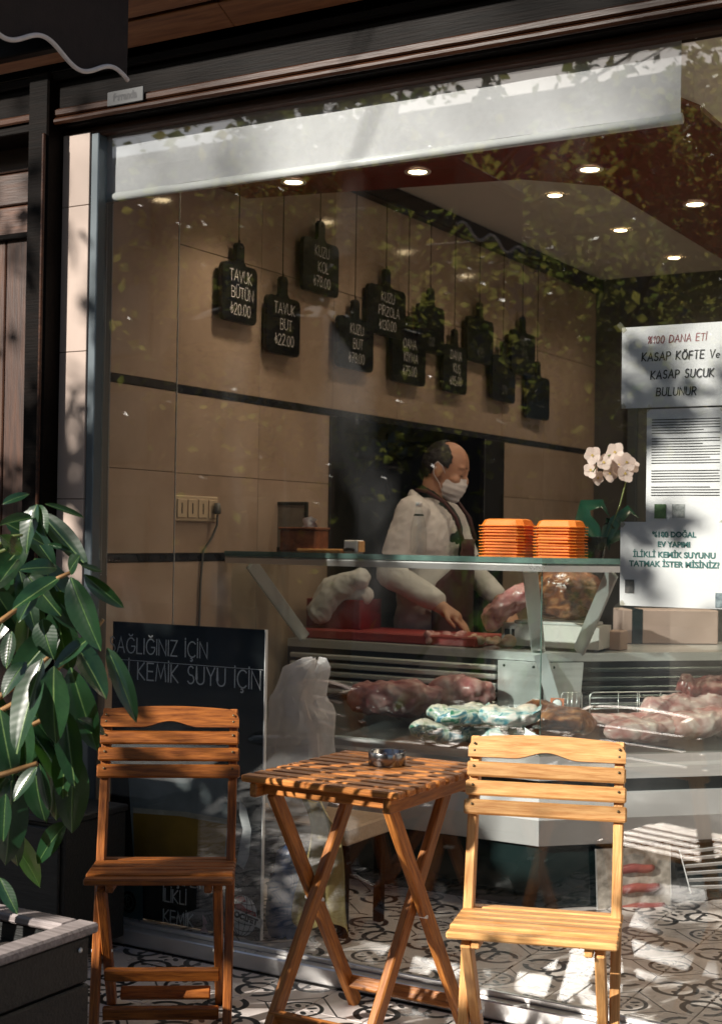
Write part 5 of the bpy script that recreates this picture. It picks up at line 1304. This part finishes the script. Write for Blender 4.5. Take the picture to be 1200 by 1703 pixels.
# globe emblem with banner
RED_ = mat('printed_red', (0.36, 0.025, 0.03), 0.4, var=0.15)
gq = on_y(404, 1522, PY); gr_ = 0.066; gx, gz = gq.x, gq.z
disc('globe_print', PG, ps, gx, gz, gr_, 0.0008, 0.86)
bR = MB(); v = [(gx-gr_*.84, PY-.0013, gz+.012), (gx+gr_*.80, PY-.0013, gz-.004), (gx+gr_*.75, PY-.0013, gz+.016), (gx+.012, PY-.0013, gz+.022), (gx-.006, PY-.0013, gz+.036), (gx-.03, PY-.0013, gz+.032), (gx-gr_*.78, PY-.0013, gz+.03)]
bR.add(v, [tuple(range(7))]); bR.build('land_print', RED_, ps)
bR = MB(); bR.add([(gx-.03, PY-.0013, gz+.05), (gx-.012, PY-.0013, gz+.04), (gx+.012, PY-.0013, gz+.044), (gx+.004, PY-.0013, gz+.058), (gx-.014, PY-.0013, gz+.060)], [tuple(range(5))]); bR.build('land_print', RED_, ps)
bg_ = MB(); Mg = T(gx, PY-.0018, gz) @ RX(R(90)) @ RZ(R(-8))
for k, fx in enumerate((-.62, -.2, .25, .66)): ribbon(bg_, [(gr_*.86*fx*math.cos(a), gr_*math.sin(a)) for a in [R(-90+18*i) for i in range(11)]], 0.0022, 0.0001*k)
for k, fz in enumerate((-.6, -.25, .35, .7)):
    hw = gr_*.86*math.sqrt(1-fz*fz); ribbon(bg_, [(-hw+2*hw*i/8, gr_*fz-0.010*math.sin(PI*i/8)) for i in range(9)], 0.0022, 0.0005+0.0001*k)
ribbon(bg_, [(gr_*.86*math.cos(a), gr_*math.sin(a)) for a in [R(10*i) for i in range(37)]], 0.003, 0.001)
bg_.build('grid_print', INK, ps, Mg)
Mb = T(gx+.006, PY-.0032, gz-.006) @ RX(R(90)) @ RZ(R(-10))
bb = MB(); bb.add([(-.070, -.014, 0), (.068, -.014, 0), (.072, .016, 0), (-.070, .016, 0)], [(0, 1, 2, 3)]); bb.build('banner_print', PG, ps, Mb)
font_text('banner_lettering', 'ROÇİFET', INK, ps, Mb @ T(0, -.0075, .0006), 0.0185, bold=0.002)
font_text('script_lettering', 'iliklik', PG, ps, pM(395, 1482), 0.011, shear=0.3)
font_text('small_lettering', 'KEMİK SUYU', PG, ps, pM(400, 1545, .0034), 0.006)
FLW = mat('printed_pink', (0.40, 0.24, 0.27), 0.5, var=0.2)
flat('flower_print', FLW, ps, [(335, 1563), (345, 1565), (347, 1550), (340, 1538), (333, 1548)], 0.0006)
flat('flower_print', FLW, ps, [(338, 1540), (346, 1536), (342, 1527), (337, 1521)], 0.0009)

# ------------------------------------------------------------------ paper notices on the glass
NY = 3.6475
TAPE = glass('clear_tape', (0.93, 0.92, 0.88), 0.10, rough=0.2)
def notice(label, x0, x1, z0, z1, off):
    t = thing('paper_notice', label, 'notice', ((x0+x1)/2, NY+off, z0), 0, 'paper notices taped to the window')
    n = 10; v = []; f = []
    for i in range(n+1):
        for j in range(n+1):
            u, w_ = i/n, j/n; v.append((x0+(x1-x0)*u, NY+off+0.0012*math.sin(u*5+w_*3)**2+0.003*(max(0, .15-w_)/.15)*(max(0, .2-u)/.2), z0+(z1-z0)*w_))
    for i in range(n):
        for j in range(n): a = i*(n+1)+j; f.append((a, a+n+1, a+n+2, a+1))
    ob('sheet', mesh(v, f, True), PAPER, t)
    for cx_, cz_ in ((x0, z1), (x1, z1), (x0, z0), (x1, z0)):
        ob('tape', box_me(0.03, 0.0004, 0.014, 0, TAPE), TAPE, t, T(cx_, NY+off-0.0016, cz_) @ RY(R(random.choice((40, -40, 50)))))
    return t, (lambda x, z, l=0.0006: T(x, NY+off-l, z) @ RX(R(90)))
n1, F1 = notice('upper handwritten style paper notice about KASAP KÖFTE on the window', -1.341, -1.040, 1.681, 1.899, 0.0)
REDI = mat('red_ink', (0.30, 0.06, 0.07), 0.6, var=0.25, vs_=30)
lettering('lettering', '%100 DANA ETİ', REDI, n1, F1(-1.19, 1.852), 0.019, 0.0022, .22, jit=.03, slant=.12)
lettering('lettering', 'KASAP KÖFTE Ve', INK, n1, F1(-1.18, 1.806), 0.021, 0.0032, .24, jit=.04, slant=.1, maxw=.255)
lettering('lettering', 'KASAP SUCUK', INK, n1, F1(-1.175, 1.757), 0.021, 0.0032, .24, jit=.04, slant=.1)
lettering('lettering', 'BULUNUR', INK, n1, F1(-1.19, 1.711), 0.021, 0.0030, .24, jit=.04, slant=.1)
n2, F2 = notice('middle paper notice filled with fine print and two small pictures', -1.270, -1.058, 1.370, 1.6765, 0.0028)
for k in range(28):
    z = 1.648-0.0072*k-(0.006 if k > 16 else 0)
    if k in (6, 17, 23): continue
    bar('text_line', INK, n2, (-1.256, NY+.0022, z), (-1.072-random.uniform(0, .02)*(k % 5 == 4)*3, NY+.0022, z), 0.0003, 0.0021, bev=0)
GP = mat('green_photo', (0.012, 0.05, 0.012), 0.4, var=0.0, c2=(0.16, 0.28, 0.12), vs_=28)
CPH = mat('cow_photo', (0.05, 0.07, 0.07), 0.4, var=0.0, c2=(0.72, 0.72, 0.70), vs_=42)
box('photo_print', GP, n2, (-1.246, NY+.0016, 1.386), (-1.214, NY+.0022, 1.424), 0)
box('photo_print', CPH, n2, (-1.198, NY+.0016, 1.388), (-1.163, NY+.0022, 1.424), 0)
n3, F3 = notice('lower paper notice with teal words about bone broth', -1.338, -1.040, 1.152, 1.3765, -0.0026)
TEAL = mat('teal_ink', (0.035, 0.13, 0.12), 0.6, var=0.2, vs_=30)
for s, z, h_ in (('%100 DOĞAL', 1.337, .0145), ('EV YAPIMI', 1.311, .0145), ('İLİKLİ KEMİK SUYUNU', 1.283, .0155), ('TATMAK İSTER MİSİNİZ?', 1.258, .0155)):
    font_text('lettering', s, TEAL, n3, F3(-1.19, z, .001), h_, bold=0.0007)
PHO = mat('dark_photo', (0.02, 0.03, 0.035), 0.4, var=0.0, c2=(0.16, 0.15, 0.14), vs_=60)
PHB = mat('blue_photo', (0.02, 0.045, 0.06), 0.4, var=0.0, c2=(0.30, 0.36, 0.38), vs_=55)
box('photo_print', PHO, n3, (-1.323, NY-.0038, 1.186), (-1.298, NY-.0032, 1.222), 0)
box('photo_print', PHB, n3, (-1.078, NY-.0038, 1.156), (-1.050, NY-.0032, 1.194), 0)

# ------------------------------------------------------------------ name plate on the header beam
q0 = on_y(208, 160, 3.535)
np_ = thing('name_plate', 'small grey name plate reading ferranda on the dark beam', 'sign', (q0.x, 3.535, q0.z-.03))
box('plate', PLATE, np_, (q0.x-0.075, 3.535, q0.z-0.024), (q0.x+0.075, 3.540, q0.z+0.024), 0.002)
font_text('lettering', 'ferranda', INK, np_, T(q0.x, 3.5343, q0.z-.010) @ RX(R(90)), 0.026, bold=0.0016, xs=0.8)
# ------------------------------------------------------------------ the butcher
PF = R(10)                                   # facing, about +X, turned a little to the street
pp0 = V((-2.86, 5.47, 0.05))
man = thing('person', 'man in white coat, dark apron and face mask working behind the counter, head bowed', 'person', pp0, PF)
G = RM[man.name]
# local frame: x forward, y left, z up from the floor
HC = V((0.055, 0.0, 1.575)); HM = T(*HC) @ RY(R(20))     # head centre, bowed
def hp(x, y, z): return tuple(HM @ V((x, y, z)))
def he(x, y, z, rx, ry, rz): return ('e', hp(x, y, z), (rx, ry, rz), RY(R(20)))
Hr = [he(0, 0, .012, .100, .079, .104), he(.03, 0, -.055, .066, .062, .075), he(.062, 0, -.105, .034, .034, .026), he(.102, 0, -.03, .018, .014, .026), he(.092, 0, .0, .012, .011, .03),
      he(.075, .030, .028, .020, .026, .012), he(.075, -.030, .028, .020, .026, .012), he(.064, .040, -.03, .03, .026, .026), he(.064, -.040, -.03, .03, .026, .026),
      he(.083, .031, .003, .012, .017, .011), he(.083, -.031, .003, .012, .017, .011)]
for s in (-1, 1):
    Hr += [he(-.004, s*.083, -.012, .020, .009, .031), he(-.014, s*.088, .004, .011, .007, .018), he(.0, s*.084, -.038, .009, .007, .012)]
SHz = 1.40
RSH, REL, RWR = V((-.03, -.185, SHz-.02)), V((-.10, -.26, 1.12)), V((.14, -.29, 0.985))
LSH, LEL, LWR = V((.0, .19, SHz-.02)), V((.10, .27, 1.12)), V((.30, .05, 1.00))
body = list(Hr)
body += [('c', hp(-.02, 0, -.07), (-.005, 0, 1.41), .056, .062), ('e', (-.01, 0, 1.28), (.12, .18, .17)), ('e', (.0, 0, 1.08), (.13, .165, .17)), ('e', (0, 0, .95), (.125, .17, .12))]
for S, El, Wr in ((RSH, REL, RWR), (LSH, LEL, LWR)):
    body += [('c', S, El, .052, .043), ('c', El, Wr, .041, .029)]
def hand(Wr, fwd, side, nrm):
    fwd, side, nrm = V(fwd).normalized(), V(side).normalized(), V(nrm).normalized(); P = []
    c = Wr+fwd*.045
    P.append(('c', Wr, c+fwd*.02, .026, .030)); P.append(('c', c-side*.02, c+side*.022+fwd*.01, .021, .021))
    for k, L in enumerate((.066, .076, .072, .056)):
        b0 = c+side*(-.029+.0195*k)+fwd*.034; k1 = b0+fwd*L*.5+nrm*.012; k2 = k1+fwd*L*.25+nrm*.024; k3 = k2+nrm*L*.28
        P += [('c', b0, k1, .0098, .0088), ('c', k1, k2, .0088, .008), ('c', k2, k3, .008, .007)]
    t0 = c-side*.028-fwd*.02; t1 = t0-side*.026+fwd*.022+nrm*.012; t2 = t1+fwd*.03+nrm*.012
    P += [('c', t0, t1, .0115, .010), ('c', t1, t2, .010, .008)]
    return P
body += hand(RWR, (.75, .1, -.55), (0, 1, .1), (.2, 0, -1)); body += hand(LWR, (.55, -.6, -.5), (.5, .8, 0), (.1, -.2, -1))
for s in (-1, 1): body += [('c', (0, s*.09, .92), (.02, s*.10, .50), .085, .060), ('c', (.02, s*.10, .50), (-.01, s*.10, .09), .058, .042), ('c', (-.03, s*.10, .04), (.13, s*.12, .03), .04, .032)]
bd = ob('body', blob_me(body, 0.0065, 3), SKIN, man, G)
# hair: dark cap on the back and sides, bald on top and forehead
hm = blob_me([('e', (0, 0, 0), (.110, .090, .112)), ], .006, 1, .0035, 60, 2)
bm = bmesh.new(); bm.from_mesh(hm); kill = []
for f in bm.faces:
    c = f.calc_center_median(); lim = .042 if c.z < .045 else .042-(c.z-.045)*1.0
    keep = c.x < lim+0.006*mnoise.noise(c*60) and c.z > -.055-(.02 if c.x < -.05 else 0)
    if c.z > .090 and abs(c.y) < .055 and c.x > -.03: keep = False
    if abs(c.y) > .068 and c.x > -.03 and c.z < -.004: keep = False
    if not keep: kill.append(f)
bmesh.ops.delete(bm, geom=kill, context='FACES'); bm.to_mesh(hm); bm.free()
hr = ob('hair', hm, HAIRM, man, G @ HM @ T(-.002, 0, .012)); md = hr.modifiers.new('t', 'SOLIDIFY'); md.thickness = .012; md.offset = -1
for s in (-1, 1):
    tube('eyebrow', HAIRM, man, [G @ V(hp(.094-.018*abs(q), s*(.014+.034*q), .031-.004*q*q+.004*q)) for q in (0, .33, .66, 1)], [.003, .0042, .0036, .002], 6)
    tube('eyelashes', HAIRM, man, [G @ V(hp(.0945-.012*abs(q-.4), s*(.019+.026*q), -.004-.004*math.sin(PI*q))) for q in (0, .33, .66, 1)], [.001, .0017, .0017, .001], 6)
# surgical mask
mk = blob_me([('e', (.052, 0, -.062), (.064, .064, .062)), ('e', (.092, 0, -.04), (.026, .022, .034)), ('e', (.07, 0, -.10), (.036, .038, .036))], .006, 6)
bm = bmesh.new(); bm.from_mesh(mk); kill = [f for f in bm.faces if f.calc_center_median().x < .030+.25*abs(f.calc_center_median().z+.065) or f.calc_center_median().z > -.018 or f.calc_center_median().z < -.128]
bmesh.ops.delete(bm, geom=kill, context='FACES')
for v in bm.verts: v.co += v.normal*(0.002+0.0014*math.sin(v.co.z*260))
bm.to_mesh(mk); bm.free()
mo = ob('face_mask', mk, MASKM, man, G @ HM)
for s in (-1, 1):
    tube('ear_loop', MASKM, mo, [G @ V(hp(*p)) for p in ((.036, s*.062, -.03), (.01, s*.088, .010), (-.014, s*.096, .020), (-.024, s*.094, 0), (-.014, s*.092, -.035), (.02, s*.078, -.065), (.040, s*.060, -.098))], .0016, 6)
# white coat, dark shirt, apron
coat = [('e', (-.015, 0, 1.27), (.145, .205, .185)), ('e', (-.035, 0, 1.375), (.10, .18, .068)), ('e', (.0, 0, 1.06), (.150, .20, .20)), ('e', (0, 0, .90), (.155, .205, .20)), ('c', RSH, REL, .072, .060), ('c', REL, RWR-V((.035, -.006, -.03)), .060, .044), ('c', LSH, LEL, .072, .060), ('c', LEL, LWR-V((.04, -.04, -.03)), .060, .044)]
cm = blob_me(coat, .007, 5, .003, 7, 3, 0, .0035, (9, 9, 12))
bm = bmesh.new(); bm.from_mesh(cm); kill = []
for f in bm.faces:
    c = f.calc_center_median()
    if c.z > 1.33 and math.hypot(c.x-.02, c.y) < .068+.02*(c.x > .05): kill.append(f)
    elif c.x > .06 and abs(c.y) < .012+.30*max(0, c.z-1.20): kill.append(f)     # open front
bmesh.ops.delete(bm, geom=kill, context='FACES'); bm.to_mesh(cm); bm.free()
co = ob('white_coat', cm, CLOTHW, man, G)
md = co.modifiers.new('t', 'SOLIDIFY'); md.thickness = .004; md.offset = -1
for s in (-1, 1):
    v = []; n = 8
    for i in range(n+1):
        u = i/n; a = V((-.07+.16*u, s*(.070+.012*math.sin(PI*u)), 1.475-.115*u)); o_ = V((-.085+.19*u, s*(.088+.05*math.sin(PI*u)**.8), 1.452-.145*u))
        v += [a, a.lerp(o_, .5)+V((0, 0, .010)), o_]
    ob('collar', mesh(v, [(3*i+k, 3*i+3+k, 3*i+4+k, 3*i+1+k) for i in range(n) for k in (0, 1)], True), CLOTHW, man, G).modifiers.new('t', 'SOLIDIFY').thickness = .006
shm = blob_me([('e', (-.005, 0, 1.27), (.137, .185, .18)), ('c', (-.01, 0, 1.36), (-.005, 0, 1.455), .075, .066), ('e', (.0, 0, 1.06), (.138, .178, .18))], .009, 4)
ob('shirt', shm, GREENT, man, G)
apv = []; na, nb_ = 14, 16
for j in range(nb_+1):
    z = 1.27-.72*j/nb_; hw = .10 if z > 1.20 else min(.235, .10+(1.20-z)*1.1)
    for i in range(na+1):
        u = -1+2*i/na; y = hw*u; x = .172*math.sqrt(max(0.02, 1-(y/.262)**2))+.008*math.sin(u*9+z*14)*(1.3-z)
        apv.append((x+.002, y, z))
ap_ = ob('apron', mesh(apv, [(j*(na+1)+i, (j+1)*(na+1)+i, (j+1)*(na+1)+i+1, j*(na+1)+i+1) for j in range(nb_) for i in range(na)], True), APRON, man, G)
ap_.modifiers.new('t', 'SOLIDIFY').thickness = .003
for s in (-1, 1):
    tube('strap', APRON, ap_, [G @ V(p) for p in ((.165, s*.095, 1.265), (.135, s*.105, 1.36), (.085, s*.105, 1.425), (.0, s*.092, 1.472), (-.06, s*.05, 1.478))], .009, 6)
TRO = mat('dark_trousers', (0.012, 0.012, 0.014), 0.8, var=0.2)
tr_ = [('e', (0, 0, .92), (.14, .185, .10))]
for s in (-1, 1): tr_ += [('c', (0, s*.09, .92), (.02, s*.10, .50), .10, .075), ('c', (.02, s*.10, .50), (-.01, s*.10, .10), .072, .062)]
ob('trousers', blob_me(tr_, .012, 3), TRO, man, G)
# ------------------------------------------------------------------ the street behind: seen in the glass, and shading the terrace
TLEAF = mat('plane_leaf', (0.08, 0.14, 0.026), 0.28, var=0.35, vs_=3, trans=0.6, c2=(0.24, 0.20, 0.045), spec=0.8)
BARK = mat('bark', (0.10, 0.075, 0.055), 0.9, var=0.3, vs_=12, bump=0.6, bs=20)
TAN = math.tan(SUN_EL)/0.9165
_rn = random.Random(3)
def _fld(x, z): return mnoise.noise(V((x*2.6+5.2, z*3.0-1.7, 0.3)))+0.5*mnoise.noise(V((x*7.3, z*8.5, 4.1)))
_smp = sorted(_fld(_rn.uniform(-4, 0), _rn.uniform(-1, 3)) for _ in range(4000))
def lit_wish(x, z):
    """share of sun wanted where a leaf's shadow meets the plane Y = 3.3 (how open the crown is along that sight line)"""
    p = 0.45
    if z < -0.35: p = 0.05
    elif z > 2.3: p = 0.95 if x > -3.25 else 0.10
    elif x < -3.2: p = 0.02
    elif x < -2.72: p = 0.10 if z < 1.3 or x < -3.0 else 0.6
    elif x < -2.15 and z < 1.0: p = 0.06
    elif -2.72 < x < -1.75 and 1.0 < z < 2.35: p = 0.58
    if -1.70 < x < -0.95 and 0.1 < z < 0.95: p = 0.93
    elif -2.15 < x < -1.70 and -0.2 < z < 1.0: p = 0.60
    elif x > -1.75 and 1.2 < z < 2.3: p = 0.46 if z > 1.62 else 0.15
    if (-2.72 < x < -2.35 and 0.85 < z < 1.5) or (-2.45 < x < -1.95 and 1.0 < z < 1.5): p = 0.78
    if x > -0.95: p = 0.10
    if math.hypot((x+2.38)/0.19, (z-0.75)/0.14) < 1: p = 0.97
    return p
def shade_keep(q, rnd):
    t = (3.3-q.y); x = q.x+t*0.4364; z = q.z-t*TAN
    p = lit_wish(x, z)
    if z > 2.3 and p > 0.9: return False
    if p > 0.9: return rnd.random() < 0.01
    if x > -0.95: return rnd.random() < 0.45
    return _fld(x, z) < _smp[int(max(0.0, min(0.999, 1-p*1.25-0.22))*3999)]
def add_leaf(v, f, q, leaf, rnd):
    d = V((rnd.gauss(0, 1), rnd.gauss(0, 1), rnd.gauss(-.4, .6))).normalized(); s = d.cross(V((rnd.gauss(0, 1), rnd.gauss(0, 1), rnd.gauss(0, 1)))).normalized()
    L = leaf*rnd.uniform(.6, 1.25); w_ = L*rnd.uniform(.28, .38); n = len(v); nn = d.cross(s)*L*.08
    v += [q, q+d*L*.45+s*w_+nn, q+d*L, q+d*L*.45-s*w_+nn]; f += [(n, n+1, n+2), (n, n+2, n+3)]
def tree(label, base, trunk_h, centre, rad, clumps, per, leaf, seed, dapple=False, boughs=()):
    rnd = random.Random(seed)
    t = thing('street_tree', label, 'tree', base)
    base = V(base); top_ = V((base.x+.15, base.y+.1, trunk_h)); C = V(centre)
    b = MB(); b.tube([base, base.lerp(top_, .5)+V((.06, 0, 0)), top_], [.19, .16, .13], 10)
    for k in range(9):
        a = 2*PI*k/9+rnd.uniform(-.3, .3); e = C+V((rad[0]*.75*math.cos(a), rad[1]*.75*math.sin(a), rad[2]*rnd.uniform(.1, .6)))
        m_ = top_.lerp(e, .45)+V((0, 0, .55)); b.tube([top_-V((0, 0, .1)), m_, e], [.035, .016, .006], 7)
    for bc, br, nl in boughs:
        bc = V(bc); m_ = top_.lerp(bc, .5)+V((0, 0, .4)); b.tube([top_-V((0, 0, .15)), m_, bc, bc+V((br[0]*.7, br[1]*.3, -.1))], [.02, .011, .007, .004], 7)
    b.build('trunk', BARK, t, None, True)
    v = []; f = []
    for c in range(clumps):
        while True:
            p = V((rnd.uniform(-1, 1), rnd.uniform(-1, 1), rnd.uniform(-1, 1)))
            if .15 < p.length < 1: break
        cc = C+V((p.x*rad[0], p.y*rad[1], p.z*rad[2])); cr = rnd.uniform(.25, .5)
        for k in range(per):
            q = cc+V((rnd.gauss(0, cr*.5), rnd.gauss(0, cr*.5), rnd.gauss(0, cr*.4)))
            if dapple and (not shade_keep(q, rnd) or (q.x+(3.3-q.y)*0.4364 > -0.95 and q.y > -5)): continue
            add_leaf(v, f, q, leaf, rnd)
    for bc, br, nl in boughs:
        for k in range(nl):
            q = V(bc)+V((rnd.gauss(0, br[0]*.5), rnd.gauss(0, br[1]*.5), rnd.gauss(0, br[2]*.5)))
            if shade_keep(q, rnd): add_leaf(v, f, q, leaf*.68, rnd)
    stuff(ob('crown', mesh(v, f), TLEAF, t))
tree('leafy street tree behind the camera, mirrored in the upper right of the glass', (-6.6, -3.4, -0.02), 3.0, (-4.6, -3.6, 4.9), (3.4, 2.0, 2.3), 230, 46, .13, 5, True, [((-3.3, -0.45, 3.1), (2.1, 1.1, 1.1), 15000), ((-2.5, -1.0, 3.35), (1.15, .7, .95), 6500), ((-4.05, 0.1, 2.55), (.8, .5, .6), 3500), ((-3.4, 0.0, 3.75), (.5, .5, .5), 1500), ((-5.0, -0.6, 3.0), (1.0, 1.0, 1.2), 5000), ((-4.6, -2.2, 2.5), (1.9, .9, .6), 1200)])
tree('second street tree further along the pavement', (-13.0, -3.0, -0.02), 3.2, (-13.0, -3.0, 5.2), (2.4, 2.0, 1.5), 90, 40, .12, 8)
tree('sunlit street tree across the road, mirrored in the upper right of the glass', (-5.6, -6.6, -0.13), 2.6, (-4.9, -6.3, 4.1), (2.3, 1.0, 1.5), 170, 36, .13, 12, True)
tree('very tall unseen plane tree added beyond the houses to part shade the blind', (-18.5, -21.5, -0.1), 15.5, (-12.6, -20.2, 19.7), (4.4, 3.3, 3.3), 520, 5, .26, 31)  # unseen crown added to dim the sun evenly on the blind
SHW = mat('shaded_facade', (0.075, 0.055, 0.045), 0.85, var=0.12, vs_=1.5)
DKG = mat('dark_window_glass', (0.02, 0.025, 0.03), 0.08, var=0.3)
bd_ = thing('street_building', 'four storey house across the street, seen only as a reflection', 'building', (-6, -17, -0.13))
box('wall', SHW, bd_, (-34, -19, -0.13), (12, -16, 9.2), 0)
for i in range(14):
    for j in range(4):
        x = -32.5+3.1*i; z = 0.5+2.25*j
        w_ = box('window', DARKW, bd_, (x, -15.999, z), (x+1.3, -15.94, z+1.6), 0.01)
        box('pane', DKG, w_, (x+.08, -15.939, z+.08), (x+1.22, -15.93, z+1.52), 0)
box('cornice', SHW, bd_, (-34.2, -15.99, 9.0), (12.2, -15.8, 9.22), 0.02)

# sunshade added out of view, to keep the left chair and poster in shade
CANV = mat('dark_green_canvas', (0.012, 0.016, 0.014), 0.9, var=0.2, vs_=20)
def added_parasol(label, x, y, r, z):
    t = thing('added_parasol', label, 'added_parasol', (x, y, -0.006), 0, 'added shade behind the camera')
    v = [(x, y, z+0.32)]; f = []
    for k in range(8):
        a = 2*PI*(k+.5)/8; v.append((x+r*math.cos(a), y+r*math.sin(a), z))
    for k in range(8):
        a = 2*PI*(k+.5)/8; v.append((x+r*math.cos(a), y+r*math.sin(a), z-0.14))
    for k in range(8): f += [(0, 1+k, 1+(k+1) % 8), (1+k, 9+k, 9+(k+1) % 8, 1+(k+1) % 8)]
    c = ob('canopy', mesh(v, f), CANV, t); c.modifiers.new('t', 'SOLIDIFY').thickness = 0.004
    tube('pole', ALU, t, [(x, y, 0.05), (x, y, z+0.34)], 0.022, 10)
    for k in range(8): tube('rib', ALU, t, [(x, y, z+0.30), V((x, y, z+0.30)).lerp(V(v[1+k]), .97)-V((0, 0, .02))], 0.007, 6)
    lathe('base', STRIPM, t, [(0, .05), (.20, .045), (.23, .02), (.23, 0), (0, 0)], T(x, y, -0.006))
added_parasol('unseen dark octagonal sunshade added behind the camera to shade the left chair', -5.08, -0.40, 0.86, 2.62)
